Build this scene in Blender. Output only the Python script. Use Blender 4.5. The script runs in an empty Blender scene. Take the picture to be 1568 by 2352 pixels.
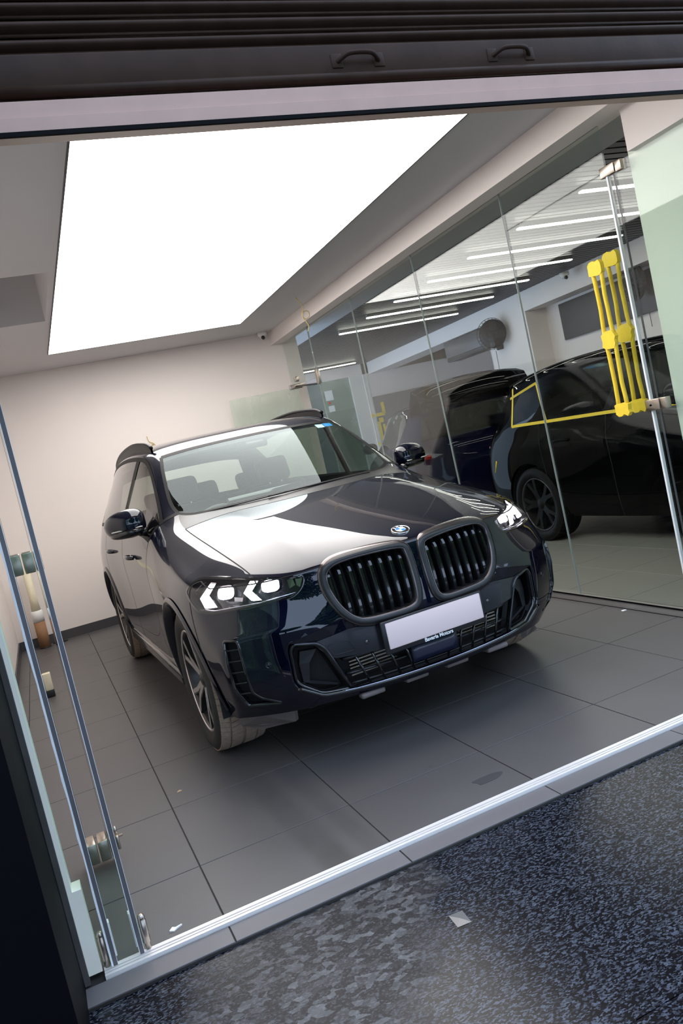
import bpy, bmesh, math, random
import numpy as np
from mathutils import Vector, Matrix
from mathutils.bvhtree import BVHTree
random.seed(7)
S = bpy.context.scene
COL = S.collection
R = math.radians
PI = math.pi

# ------------------------------------------------------------------ camera
cam_d = bpy.data.cameras.new('camera'); cam = bpy.data.objects.new('camera', cam_d); COL.objects.link(cam)
def cam_matrix(roll, pitch, yaw, h):
    cy, sy, cp, sp = math.cos(yaw), math.sin(yaw), math.cos(pitch), math.sin(pitch)
    fw = Vector((sy*cp, cy*cp, sp)); rt = Vector((cy, -sy, 0)); up = rt.cross(fw)
    c, s = math.cos(roll), math.sin(roll)
    r2 = c*rt + s*up; u2 = -s*rt + c*up
    m = Matrix((r2, u2, -fw)).transposed().to_4x4(); m.translation = (0, 0, h)
    return m
cam.matrix_world = cam_matrix(R(-12.948), R(-4.727), R(20.902), 1.398)
cam_d.sensor_fit = 'VERTICAL'; cam_d.sensor_height = 36.0; cam_d.lens = 1812.2/2352*36
cam_d.clip_start = 0.02; cam_d.clip_end = 300
S.camera = cam
# ------------------------------------------------------------------ sky, exposure
W = bpy.data.worlds.new('sky'); S.world = W; W.use_nodes = True
nt = W.node_tree; bg = nt.nodes['Background']
bg.inputs['Color'].default_value = (0.58, 0.74, 1.0, 1); bg.inputs['Strength'].default_value = 3.2
S.view_settings.view_transform = 'Standard'; S.view_settings.look = 'None'
S.view_settings.exposure = 0.0; S.view_settings.gamma = 1.0
PANEL_E = 6.1      # big light panel in the showroom ceiling
STRIP_E = 22.0      # LED strips of the neighbouring workshop

# ------------------------------------------------------------------ materials
MATS = {}
def mat(name, col=(.5,.5,.5), rough=.5, metal=0., coat=0., emit=None, estr=0., spec=.5, var=.08, scale=20., bump=0., bscale=200., coat_rough=.02):
    if name in MATS: return MATS[name]
    m = bpy.data.materials.new(name); m.use_nodes = True; MATS[name] = m
    n = m.node_tree.nodes; l = m.node_tree.links; b = n['Principled BSDF']
    b.inputs['Roughness'].default_value = rough; b.inputs['Metallic'].default_value = metal
    b.inputs['Coat Weight'].default_value = coat; b.inputs['Coat Roughness'].default_value = coat_rough
    b.inputs['Specular IOR Level'].default_value = spec
    tc = n.new('ShaderNodeTexCoord')
    nz = n.new('ShaderNodeTexNoise'); nz.inputs['Scale'].default_value = scale; nz.inputs['Detail'].default_value = 4
    l.new(tc.outputs['Object'], nz.inputs['Vector'])
    mx = n.new('ShaderNodeMix'); mx.data_type = 'RGBA'
    mx.inputs[6].default_value = (*[c*(1-var) for c in col], 1); mx.inputs[7].default_value = (*[min(1, c*(1+var)) for c in col], 1)
    l.new(nz.outputs['Fac'], mx.inputs[0]); l.new(mx.outputs[2], b.inputs['Base Color'])
    if emit:
        b.inputs['Emission Color'].default_value = (*emit, 1); b.inputs['Emission Strength'].default_value = estr
    if bump:
        n2 = n.new('ShaderNodeTexNoise'); n2.inputs['Scale'].default_value = bscale; n2.inputs['Detail'].default_value = 3
        l.new(tc.outputs['Object'], n2.inputs['Vector'])
        bp = n.new('ShaderNodeBump'); bp.inputs['Strength'].default_value = bump; bp.inputs['Distance'].default_value = .01
        l.new(n2.outputs['Fac'], bp.inputs['Height']); l.new(bp.outputs['Normal'], b.inputs['Normal'])
    return m
def glass(name, tint=(.93,.97,.95), f0=.045, rough=0., haze=0., hcol=(.8,.9,.85), gain=1.0, gcol=(1,1,1)):
    """architectural glass: transparent plus a Fresnel mirror term, optional dusty haze"""
    m = bpy.data.materials.new(name); m.use_nodes = True; MATS[name] = m
    n = m.node_tree.nodes; l = m.node_tree.links; n.clear()
    out = n.new('ShaderNodeOutputMaterial'); g = n.new('ShaderNodeNewGeometry')
    dt = n.new('ShaderNodeVectorMath'); dt.operation = 'DOT_PRODUCT'
    l.new(g.outputs['Incoming'], dt.inputs[0]); l.new(g.outputs['Normal'], dt.inputs[1])
    def M(op, a, b):
        k = n.new('ShaderNodeMath'); k.operation = op; k.use_clamp = (op == 'MULTIPLY_ADD')
        for i, x in enumerate((a, b)):
            if x is None: continue
            if isinstance(x, (int, float)): k.inputs[i].default_value = x
            else: l.new(x, k.inputs[i])
        return k.outputs[0]
    ab = M('ABSOLUTE', dt.outputs['Value'], None); inv = M('SUBTRACT', 1.0, ab); p5 = M('POWER', inv, 5.0)
    fr = M('ADD', M('MULTIPLY', p5, 1-f0), f0); fr = M('MINIMUM', M('MULTIPLY', fr, gain), 1.0)
    tr = n.new('ShaderNodeBsdfTransparent'); tr.inputs[0].default_value = (*tint, 1)
    gl = n.new('ShaderNodeBsdfGlossy'); gl.inputs['Roughness'].default_value = rough; gl.inputs['Color'].default_value = (*gcol, 1)
    base = tr.outputs[0]
    if haze:
        df = n.new('ShaderNodeBsdfDiffuse'); df.inputs[0].default_value = (*hcol, 1)
        nz = n.new('ShaderNodeTexNoise'); nz.inputs['Scale'].default_value = 2.5; nz.inputs['Detail'].default_value = 5
        mh = n.new('ShaderNodeMixShader'); l.new(M('MULTIPLY', nz.outputs['Fac'], 2*haze), mh.inputs[0])
        l.new(base, mh.inputs[1]); l.new(df.outputs[0], mh.inputs[2]); base = mh.outputs[0]
    mx = n.new('ShaderNodeMixShader'); l.new(fr, mx.inputs[0]); l.new(base, mx.inputs[1]); l.new(gl.outputs[0], mx.inputs[2])
    l.new(mx.outputs[0], out.inputs[0])
    return m
# walls / floors
wall_m   = mat('wall_paint', (.80,.735,.70), .6, var=.02, scale=3, bump=.02, bscale=60)
ceil_m   = mat('ceiling_paint', (.60,.59,.60), .7, var=.02, scale=3)
tile_m   = mat('grey_floor_tile', (.088,.083,.084), .42, var=.10, scale=4, bump=.02, bscale=90)
grout_m  = mat('grout', (.020,.018,.017), .8)
otile_m  = mat('pale_floor_tile', (.26,.245,.225), .35, var=.06, scale=3)
base_m   = mat('skirting_tile', (.055,.053,.055), .4)
black_m  = mat('black_enamel', (.0015,.0015,.0028), .6, spec=.08, var=.3, scale=30, bump=.05, bscale=40)
shut_m   = mat('shutter_steel', (.036,.020,.0135), .42, spec=.10, var=.35, scale=12, bump=.08, bscale=30)
lint_m   = mat('painted_lintel', (.46,.295,.24), .55, var=.10, scale=9, bump=.06, bscale=25)
jamb_m   = mat('pale_jamb_paint', (.90,.86,.74), .5, var=.12, scale=7, bump=.05, bscale=30)
alu_m    = mat('aluminium_track', (.80,.76,.74), .35, metal=.25, var=.06, scale=40)
chrome_m = mat('brushed_steel', (.50,.43,.37), .30, metal=1., var=.06, scale=60)
gedge_m  = mat('glass_edge_seal', (.115,.11,.12), .25, var=.2, scale=15)
joint_m  = mat('joint_sealant', (.34,.37,.37), .4)
seal_m   = mat('white_sealant', (.85,.86,.88), .5, var=.1, scale=50)
yel_m    = mat('yellow_masking_tape', (.86,.62,.035), .6, var=.12, scale=40)
slat_m   = mat('dark_ceiling_slat', (.020,.021,.026), .45, var=.15)
greyp_m  = mat('grey_wall_panel', (.16,.16,.155), .5, var=.06, scale=4)
pier_m   = mat('pale_pier_paint', (.60,.66,.56), .6, var=.03, scale=3)
plas_m   = mat('black_plastic', (.012,.012,.013), .5, var=.15)
dplas_m  = mat('dark_grey_plastic', (.035,.035,.038), .5, var=.1)
white_m  = mat('white_plastic', (.80,.79,.77), .45, var=.04)
paper_m  = mat('white_paper', (.82,.82,.84), .8, var=.05)
board_m  = mat('brown_cardboard', (.30,.155,.075), .7, var=.15, scale=30)
cream_m  = mat('cream_film', (.72,.66,.48), .45, var=.08)
wire_m   = mat('yellow_wire', (.62,.48,.18), .5, var=.15)
wet_m    = mat('wet_patch', (.072,.069,.072), .14, var=.1)
glass_m  = glass('partition_glass', (.93,.96,.945), .028)
door_m   = glass('door_glass', (.80,.90,.86), .045, haze=.06)
frost_m  = glass('frosted_door_glass', (.90,.94,.90), .03, haze=.25, hcol=(.70,.74,.68))

def granite():
    m = bpy.data.materials.new('dark_granite'); m.use_nodes = True
    n = m.node_tree.nodes; l = m.node_tree.links; b = n['Principled BSDF']; b.inputs['Specular IOR Level'].default_value = .16
    tc = n.new('ShaderNodeTexCoord')
    def vor(sc, sx=1., sy=1.):
        mp = n.new('ShaderNodeMapping'); mp.inputs['Scale'].default_value = (sx, sy, 1); mp.inputs['Rotation'].default_value = (0, 0, .5)
        l.new(tc.outputs['Object'], mp.inputs[0])
        v = n.new('ShaderNodeTexNoise'); v.inputs['Scale'].default_value = sc; v.inputs['Detail'].default_value = 5; v.inputs['Roughness'].default_value = .62
        l.new(mp.outputs[0], v.inputs['Vector']); return v.outputs['Fac']
    def ramp(fac, p0, p1, c0, c1):
        r = n.new('ShaderNodeValToRGB'); r.color_ramp.elements[0].position = p0; r.color_ramp.elements[1].position = p1
        r.color_ramp.elements[0].color = (*c0, 1); r.color_ramp.elements[1].color = (*c1, 1); l.new(fac, r.inputs[0]); return r.outputs[0]
    def flakes(sc, p0, p1, lo, hi, sx, sy, dist):
        mp = n.new('ShaderNodeMapping'); mp.inputs['Scale'].default_value = (sx, sy, 1); mp.inputs['Rotation'].default_value = (0, 0, .42)
        nzd = n.new('ShaderNodeTexNoise'); nzd.inputs['Scale'].default_value = sc*.8; l.new(tc.outputs['Object'], nzd.inputs['Vector'])
        ad = n.new('ShaderNodeVectorMath'); ad.operation = 'MULTIPLY_ADD'; ad.inputs[1].default_value = (dist, dist, 0); l.new(nzd.outputs['Color'], ad.inputs[0]); l.new(tc.outputs['Object'], ad.inputs[2])
        l.new(ad.outputs[0], mp.inputs[0])
        v = n.new('ShaderNodeTexVoronoi'); v.inputs['Scale'].default_value = sc; l.new(mp.outputs[0], v.inputs['Vector'])
        sp = n.new('ShaderNodeSeparateColor'); l.new(v.outputs['Color'], sp.inputs[0])
        return ramp(sp.outputs[0], p0, p1, lo, hi)
    fine = flakes(170, .50, 1., (.0016,.0018,.0046), (.070,.080,.105), .75, 1.5, .008)
    fine2 = flakes(170, .60, 1., (.004,.004,.006), (.060,.062,.070), .9, 1.2, .006)
    bigc = flakes(48, .48, 1., (.004,.0042,.006), (.085,.085,.088), .75, 1.2, .022)
    mf = n.new('ShaderNodeMix'); mf.data_type = 'RGBA'; mf.blend_type = 'ADD'; mf.inputs[0].default_value = .75
    l.new(bigc, mf.inputs[6]); l.new(fine2, mf.inputs[7])
    # paler, coarser-flaked and rougher lane in the middle of the pavement
    sx = n.new('ShaderNodeSeparateXYZ'); l.new(tc.outputs['Object'], sx.inputs[0])
    w = n.new('ShaderNodeMath'); w.operation = 'MULTIPLY_ADD'; w.inputs[1].default_value = -.62; l.new(sx.outputs['Y'], w.inputs[0]); l.new(sx.outputs['X'], w.inputs[2])
    nz = n.new('ShaderNodeTexNoise'); nz.inputs['Scale'].default_value = 6; nz.inputs['Detail'].default_value = 4; l.new(tc.outputs['Object'], nz.inputs['Vector'])
    w2 = n.new('ShaderNodeMath'); w2.operation = 'MULTIPLY_ADD'; w2.inputs[1].default_value = .30; l.new(nz.outputs['Fac'], w2.inputs[0]); l.new(w.outputs[0], w2.inputs[2])
    lane = n.new('ShaderNodeValToRGB'); e = lane.color_ramp.elements
    e[0].position = .0; e[0].color = (0,0,0,1); e[1].position = 1.; e[1].color = (0,0,0,1)
    for p_, c_ in ((.17,.0),(.30,.85),(.62,1.),(.72,0.)):
        k = e.new(p_); k.color = (c_, c_, c_, 1)
    sc = n.new('ShaderNodeMapRange'); sc.inputs[1].default_value = -1.45; sc.inputs[2].default_value = .15; l.new(w2.outputs[0], sc.inputs[0]); l.new(sc.outputs[0], lane.inputs[0])
    mx = n.new('ShaderNodeMix'); mx.data_type = 'RGBA'; l.new(lane.outputs[0], mx.inputs[0]); l.new(fine, mx.inputs[6]); l.new(mf.outputs[2], mx.inputs[7])
    l.new(mx.outputs[2], b.inputs['Base Color'])
    rr = n.new('ShaderNodeMapRange'); rr.inputs[3].default_value = .22; rr.inputs[4].default_value = .42; l.new(lane.outputs[0], rr.inputs[0]); l.new(rr.outputs[0], b.inputs['Roughness'])
    return m
gran_m = granite()

# ------------------------------------------------------------------ mesh helpers
def link(name, me, m=None, parent=None, loc=None, rot=None):
    o = bpy.data.objects.new(name, me); COL.objects.link(o)
    if m is not None and hasattr(me, 'materials') and len(me.materials) == 0: me.materials.append(m)
    if parent is not None: o.parent = parent
    if loc is not None: o.location = loc
    if rot is not None: o.rotation_euler = rot
    return o
def empty(name, loc=(0,0,0), rz=0., parent=None):
    o = bpy.data.objects.new(name, None); COL.objects.link(o); o.location = loc; o.rotation_euler = (0, 0, rz); o.empty_display_size = .1
    if parent is not None: o.parent = parent
    return o
def tag(o, label, cat, group=None, kind=None):
    if label: o['label'] = label
    if cat: o['category'] = cat
    if group: o['group'] = group
    if kind: o['kind'] = kind
    return o
def struct(o, label=None):
    o['kind'] = 'structure'
    if label: o['label'] = label
    return o
class MB:
    """collects shapes into one mesh"""
    def __init__(s): s.v = []; s.f = []; s.sm = []
    def add(s, v, f, smooth=False):
        k = len(s.v); s.v += [tuple(x) for x in v]; s.f += [tuple(i+k for i in q) for q in f]; s.sm += [smooth]*len(f); return s
    def box(s, x0, x1, y0, y1, z0, z1, M=None):
        v = [(x,y,z) for x in (x0,x1) for y in (y0,y1) for z in (z0,z1)]
        if M is not None: v = [M @ Vector(p) for p in v]
        return s.add(v, [(0,1,3,2),(4,6,7,5),(0,4,5,1),(2,3,7,6),(0,2,6,4),(1,5,7,3)])
    def bbox(s, x0, x1, y0, y1, z0, z1, r=.005, M=None, seg=2):
        bm = bmesh.new(); bmesh.ops.create_cube(bm, size=1)
        for v in bm.verts: v.co = ((x0+x1)/2+v.co.x*(x1-x0), (y0+y1)/2+v.co.y*(y1-y0), (z0+z1)/2+v.co.z*(z1-z0))
        bmesh.ops.bevel(bm, geom=bm.edges[:], offset=r, segments=seg, affect='EDGES', profile=.5)
        if M is not None: bmesh.ops.transform(bm, matrix=M, verts=bm.verts)
        bm.verts.ensure_lookup_table(); bm.verts.index_update()
        s.add([v.co[:] for v in bm.verts], [[v.index for v in f.verts] for f in bm.faces], True); bm.free(); return s
    def tube(s, pts, r, n=8, closed=False, smooth=True, cap=True):
        pts = [Vector(p) for p in pts]; N = len(pts); rings = []
        rr = r if isinstance(r, (list, tuple)) else [r]*N
        up = None
        for i, p in enumerate(pts):
            a = pts[(i-1) % N] if (closed or i > 0) else p; b = pts[(i+1) % N] if (closed or i < N-1) else p
            t = (b-a).normalized()
            if up is None:
                up = Vector((0,0,1)) if abs(t.z) < .9 else Vector((1,0,0))
            x = t.cross(up)
            if x.length < 1e-5: x = t.cross(Vector((1,0,0)))
            x.normalize(); y = x.cross(t).normalized(); up = y
            rings.append([p + x*math.cos(2*PI*k/n)*rr[i] + y*math.sin(2*PI*k/n)*rr[i] for k in range(n)])
        v = [q for g in rings for q in g]; f = []
        for i in range(N if closed else N-1):
            j = (i+1) % N
            for k in range(n): f.append((i*n+k, i*n+(k+1) % n, j*n+(k+1) % n, j*n+k))
        if cap and not closed: f += [tuple(range(n))[::-1], tuple((N-1)*n+k for k in range(n))]
        return s.add(v, f, smooth)
    def cyl(s, a, b, r, n=16, r2=None): return s.tube([a, b], [r, r if r2 is None else r2], n)
    def lathe(s, prof, n=32, axis='z', M=None, closed=False):
        """prof: (radius, height) pairs"""
        v = []; f = []; m = len(prof)
        for k in range(n):
            c, q = math.cos(2*PI*k/n), math.sin(2*PI*k/n)
            for r, h in prof:
                p = (r*c, r*q, h) if axis == 'z' else ((r*c, h, r*q) if axis == 'y' else (h, r*c, r*q))
                v.append(M @ Vector(p) if M is not None else p)
        for k in range(n):
            j = (k+1) % n
            for i in range(m if closed else m-1):
                i2 = (i+1) % m; f.append((k*m+i, j*m+i, j*m+i2, k*m+i2))
        return s.add(v, f, True)
    def prism(s, poly, d0, d1, fn, smooth=False):
        """poly 2-D outline, extruded between d0 and d1; fn maps (a,b,d) to xyz"""
        n = len(poly); v = [fn(a, b, d0) for a, b in poly]+[fn(a, b, d1) for a, b in poly]
        f = [tuple(range(n))[::-1], tuple(range(n, 2*n))]+[(i, (i+1) % n, n+(i+1) % n, n+i) for i in range(n)]
        return s.add(v, f, smooth)
    def mesh(s, name):
        me = bpy.data.meshes.new(name); me.from_pydata(s.v, [], s.f); me.polygons.foreach_set('use_smooth', s.sm)
        bm = bmesh.new(); bm.from_mesh(me); bmesh.ops.recalc_face_normals(bm, faces=bm.faces); bm.to_mesh(me); bm.free()
        me.update(); return me
    def build(s, name, m, parent=None, loc=None, rot=None): return link(name, s.mesh(name), m, parent, loc, rot)
def autosmooth(o, ang=35):
    o.data.set_sharp_from_angle(angle=R(ang)); return o
def curve_pts(pts, n=8, closed=False):
    """Catmull-Rom through pts"""
    P = [np.array(p, float) for p in pts]; N = len(P); out = []
    for i in range(N if closed else N-1):
        a = P[(i-1) % N] if (closed or i) else P[i]; b = P[i]; c = P[(i+1) % N]; d = P[(i+2) % N] if (closed or i < N-2) else c
        for k in range(n):
            t = k/n; out.append(.5*((2*b)+(c-a)*t+(2*a-5*b+4*c-d)*t*t+(3*b-a-3*c+d)*t**3))
    if not closed: out.append(P[-1])
    return out
def text_mesh(s, size, name, bold=0., extrude=.0006):
    cu = bpy.data.curves.new(name, 'FONT'); cu.body = s; cu.size = size; cu.align_x = 'CENTER'; cu.align_y = 'CENTER'; cu.extrude = extrude; cu.offset = bold
    ob = bpy.data.objects.new(name, cu); COL.objects.link(ob); bpy.context.view_layer.update()
    me = bpy.data.meshes.new_from_object(ob.evaluated_get(bpy.context.evaluated_depsgraph_get()))
    bpy.data.objects.remove(ob); bpy.data.curves.remove(cu); return me

# ------------------------------------------------------------------ the room
X0, XG, YF, YB, ZC, ZT, XB = -.46, 3.25, 2.495, 9.2, 2.915, 2.762, 3.105
TS, TX0, TY0 = .615, .2533, 2.9216
# floor slab with tiles
fl = struct(MB().box(X0-.2, XG+.05, 2.36, YB, -.12, -.004).build('floor', grout_m), 'dark grey tiled showroom floor with thin dark joints')
tmesh = {}
def tile(x0, x1, y0, y1, parent, m, z=0., th=.02, name='floor_tile'):
    g = .0022; key = (round(x1-x0, 3), round(y1-y0, 3), m.name, th)
    if key not in tmesh:
        a, b = (x1-x0)/2-g, (y1-y0)/2-g; c = .0012
        v = [(-a,-b,-th),(a,-b,-th),(a,b,-th),(-a,b,-th),(-a,-b,-c),(a,-b,-c),(a,b,-c),(-a,b,-c),(-a+c,-b+c,0),(a-c,-b+c,0),(a-c,b-c,0),(-a+c,b-c,0)]
        f = [(0,3,2,1),(8,9,10,11)]+[(i,(i+1)%4,4+(i+1)%4,4+i) for i in range(4)]+[(4+i,4+(i+1)%4,8+(i+1)%4,8+i) for i in range(4)]
        tmesh[key] = MB().add(v, f).mesh(name); tmesh[key].materials.append(m)
    return link(name, tmesh[key], None, parent, ((x0+x1)/2, (y0+y1)/2, z))
def tyre_marks(m):
    # dark rubber smears left on the tiles by the car's tyres, plus a few oil spots (world-space stains)
    n = m.node_tree.nodes; l = m.node_tree.links; b = n['Principled BSDF']; src = b.inputs['Base Color'].links[0].from_socket
    g = n.new('ShaderNodeNewGeometry'); sp = n.new('ShaderNodeSeparateXYZ'); l.new(g.outputs['Position'], sp.inputs[0])
    def M(op, a, c, d=None):
        k = n.new('ShaderNodeMath'); k.operation = op
        for i, x in enumerate((a, c, d)):
            if x is None: continue
            if isinstance(x, (int, float)): k.inputs[i].default_value = x
            else: l.new(x, k.inputs[i])
        return k.outputs[0]
    nz = n.new('ShaderNodeTexNoise'); nz.inputs['Scale'].default_value = 5.; nz.inputs['Detail'].default_value = 4; l.new(g.outputs['Position'], nz.inputs['Vector'])
    def band(x0, w, ya, yb):
        d = M('ABSOLUTE', M('SUBTRACT', M('MULTIPLY_ADD', sp.outputs['Y'], .05, sp.outputs['X']), x0), None)
        f = n.new('ShaderNodeMapRange'); f.interpolation_type = 'SMOOTHSTEP'; f.inputs[1].default_value = w; f.inputs[2].default_value = w*.35; l.new(d, f.inputs[0])
        e = n.new('ShaderNodeMapRange'); e.interpolation_type = 'SMOOTHSTEP'; e.inputs[1].default_value = yb; e.inputs[2].default_value = ya; l.new(sp.outputs['Y'], e.inputs[0])
        return M('MULTIPLY', M('MULTIPLY', f.outputs[0], e.outputs[0]), M('MULTIPLY_ADD', nz.outputs['Fac'], 1.4, -.1))
    t = M('ADD', band(.80, .085, 2.6, 4.4), M('MULTIPLY', band(.94, .05, 2.7, 4.2), .5)); t = M('ADD', t, M('MULTIPLY', band(2.62, .07, 2.6, 3.6), .35))
    vo = n.new('ShaderNodeTexVoronoi'); vo.inputs['Scale'].default_value = 2.1; l.new(g.outputs['Position'], vo.inputs['Vector'])
    spn = n.new('ShaderNodeMapRange'); spn.inputs[1].default_value = .062; spn.inputs[2].default_value = .045; l.new(M('MULTIPLY_ADD', nz.outputs['Fac'], .05, vo.outputs['Distance']), spn.inputs[0])
    t = M('MINIMUM', M('ADD', M('MULTIPLY', t, .55), M('MULTIPLY', spn.outputs[0], .4)), .8)
    mx = n.new('ShaderNodeMix'); mx.data_type = 'RGBA'; l.new(t, mx.inputs[0]); l.new(src, mx.inputs[6]); mx.inputs[7].default_value = (.018,.017,.017,1); l.new(mx.outputs[2], b.inputs['Base Color'])
tyre_marks(tile_m)
xs = [X0]+[TX0+TS*k for k in range(-1, 5) if X0+.02 < TX0+TS*k < XG-.02]+[XG-.02]
ys = [2.515]+[TY0+TS*k for k in range(0, 11) if TY0+TS*k < YB-.02]+[YB-.005]
for i in range(len(xs)-1):
    for j in range(len(ys)-1): tile(xs[i], xs[i+1], ys[j], ys[j+1], fl, tile_m)
for i in range(len(xs)-1): tile(xs[i], xs[i+1], 2.362, 2.462, fl, mat('threshold_tile_daylit', (.125,.118,.125), .45, var=.12, scale=5), name='threshold_tile_daylit')  # tile colour lightened to paint in the daylight at the opening
# track
tr = MB(); tr.box(-.13, 3.24, 2.463, 2.514, -.003, .002)
for a, b in ((2.463, 2.475), (2.481, 2.489), (2.497, 2.514)): tr.box(-.13, 3.24, a, b, .002, .011)
struct(tr.build('trim_1', alu_m), 'bright aluminium door track along the showroom threshold')
# pavement
pv = struct(MB().box(-6, 9, -14, 2.36, -.20, -.03).build('pavement', grout_m), 'dark speckled granite pavement in front of the shop')
for (a, b) in ((-.55, 5.5),):
    for (c, d) in ((1.423, 2.36), (.2, 1.421), (-1.3, .198)):
        MB().box(a, b, c, d-.001, -.03, -.012).build('granite_slab', gran_m, pv)
# back wall, skirting, left wall
bw = struct(MB().box(X0-.2, 3.44, YB, YB+.2, -.02, 3.5).build('wall_back', wall_m), 'cream painted back wall')
lw = MB(); lw.box(X0-.2, X0, 5.2, YB, -.02, 3.5); lw.box(X0-.2, X0+.10, 2.60, 5.2, -.02, 3.5)
struct(lw.build('wall_left', wall_m), 'cream painted side wall behind the folded glass doors')
bb = MB(); bb.box(X0, 3.25, YB-.012, YB, 0, .10)
struct(bb.build('baseboard_back', base_m), 'dark grey skirting along the back wall')
bb = MB(); bb.box(X0, X0+.012, 5.2, YB-.012, 0, .10); bb.box(X0+.10, X0+.112, 2.62, 5.2, 0, .10); bb.box(X0, X0+.112, 5.2, 5.212, 0, .10)
struct(bb.build('baseboard_left', base_m), 'dark grey skirting along the left wall')
# ceiling with a recess
NX, NY0, NY1 = .475, 5.465, 6.85
ce = MB(); z0, z1 = ZC, ZC+.08
ce.box(X0-.2, XB+.01, 2.45, NY0, z0, z1); ce.box(X0-.2, XB+.01, NY1, YB, z0, z1); ce.box(NX, XB+.01, NY0, NY1, z0, z1)
ce.box(X0-.2, NX+.05, NY0-.05, NY0, z1, 3.5); ce.box(X0-.2, NX+.05, NY1, NY1+.05, z1, 3.5); ce.box(NX, NX+.05, NY0, NY1, z1, 3.5); ce.box(X0-.2, NX, NY0, NY1, 3.42, 3.5)
struct(ce.build('ceiling', ceil_m), 'grey painted ceiling with a square recess beside the light panel')
struct(MB().box(XB, XG+.06, 2.5, YB, ZT, ZC+.1).build('trim_2', wall_m), 'boxed beam running above the glass partition')
# luminous ceiling
lp = tag(empty('ceiling_light', (1.51, 5.6, ZC)), 'huge rectangular white light panel glowing in the ceiling above the car', 'ceiling light')
lm = mat('light_diffuser', (.9,.9,.9), .5, emit=(1.0,.965,.93), estr=PANEL_E)
px0, px1, py0, py1 = .522, 2.505, 2.95, 8.255
MB().box(px0-1.51, px1-1.51, py0-5.6, py1-5.6, -.012, -.002).build('diffuser', lm, lp)
fr = MB()
for a in ((px0-.008, px0, py0-.008, py1+.008), (px1, px1+.008, py0-.008, py1+.008), (px0, px1, py0-.008, py0), (px0, px1, py1, py1+.008)):
    fr.box(a[0]-1.51, a[1]-1.51, a[2]-5.6, a[3]-5.6, -.014, -.001)
fr.build('frame', mat('dark_frame', (.05,.05,.055), .5), lp)
# facade: lintel, black shutter, jambs
li = MB(); pr_ = [(2.36,2.430),(2.36,2.480),(2.368,2.484),(2.368,2.528),(2.60,2.528),(2.60,3.6),(2.66,3.6),(2.66,2.535),(2.52,2.505)]
li.prism(pr_, -1.2, 5.5, lambda a, b, d: (d, a, b))
struct(li.build('trim_3', lint_m), 'worn greyish pink lintel beam above the opening')
li = MB(); li.box(-1.2, 3.25, 2.350, 2.362, 2.426, 2.438); struct(li.build('trim_4', black_m), 'thin black edge strip under the lintel')
sh = tag(empty('roller_shutter', (1.9, 2.42, 2.552)), 'rolled up black steel shutter with two lift handles above the opening', 'shutter')
sb = MB(); sb.bbox(-2.0, 2.2, -.030, .020, .012, .118, .006); sb.tube([(-2.0, -.026, .012), (2.2, -.026, .012)], .016, 10)
sb.build('bottom_bar', shut_m, sh)
for k in range(7):
    z = .126+k*.052; s_ = MB(); ar = []
    for i in range(9):
        t = i/8; ar.append((.012-.036*math.sin(PI*t), z+.050*t))
    s_.add([(-2.0, a, b) for a, b in ar]+[(2.2, a, b) for a, b in ar], [(i, i+1, 10+i, 9+i) for i in range(8)], True)
    s_.tube([(-2.0, -.004, z), (2.2, -.004, z)], .006, 6)
    s_.build('slat', shut_m, sh)
for xa, xb in ((1.25, 1.40), (1.855, 2.01)):
    a, b = xa-1.9, xb-1.9; h = MB()
    pts = [(a, -.03, .060), (a+.012, -.045, .066), (a+.04, -.060, .074), (b-.04, -.060, .074), (b-.012, -.045, .066), (b, -.03, .060)]
    h.tube(curve_pts(pts, 5), .008, 8); h.bbox(a-.022, a+.018, -.034, -.024, .040, .086, .003); h.bbox(b-.018, b+.022, -.034, -.024, .040, .086, .003)
    h.build('lift_handle', shut_m, sh)
fw = MB(); fw.box(-3.0, -.19, 2.0, 2.50, -.1, 3.6); struct(fw.build('wall_front', black_m), 'black painted pillar left of the opening')
jb = MB(); jb.box(-.19, -.174, 2.47, 2.51, 0, 2.43); struct(jb.build('trim_5', mat('grey_edge', (.075,.07,.068), .6, var=.3, spec=.15), ), 'grey steel edge of the black pillar')
jb = MB(); jb.box(-.174, -.160, 2.49, 2.57, .28, 2.45); jb.box(-.174, -.134, 2.49, 2.56, .015, .28)
struct(jb.build('trim_6', jamb_m), 'pale green painted door jamb strip')
# ---- glass partition on the right
gp = struct(MB().box(XG-.012, XG+.05, 3.43, YB, 0, .05).build('wall_right', mat('partition_rail', (.40,.38,.36), .35, metal=.6)), 'frameless glass partition on a low metal rail between the two rooms')
MB().box(XG-.016, XG-.012, 3.43, YB, .040, .05).build('rail_edge', black_m, gp)
joints = [4.42, 5.715, 7.03, 8.29]
for a, b in zip(joints[:-1], joints[1:]):
    MB().box(XG, XG+.012, a+.002, b-.002, .045, ZT).build('glass_panel', glass_m, gp)
    MB().box(XG-.001, XG+.013, b-.0013, b+.0013, .05, ZT).build('panel_joint', joint_m, gp)
MB().box(XG-.001, XG+.013, joints[0]-.0013, joints[0]+.0013, .05, ZT).build('panel_joint', joint_m, gp)
MB().box(XG, XG+.012, 8.292, YB, 2.20, ZT).build('glass_panel', glass_m, gp)
MB().box(XG, XG+.012, 3.45, 4.418, 2.52, ZT).build('glass_panel', glass_m, gp)
MB().box(XG, XG+.012, 2.55, 3.44, 0.02, 2.53).build('glass_panel', glass_m, gp)
def patch(parent, loc, sx, sy, sz, name='patch_fitting'):
    o = MB().bbox(-sx/2, sx/2, -sy/2, sy/2, -sz/2, sz/2, .003).build(name, chrome_m, parent, loc); return o
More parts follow.
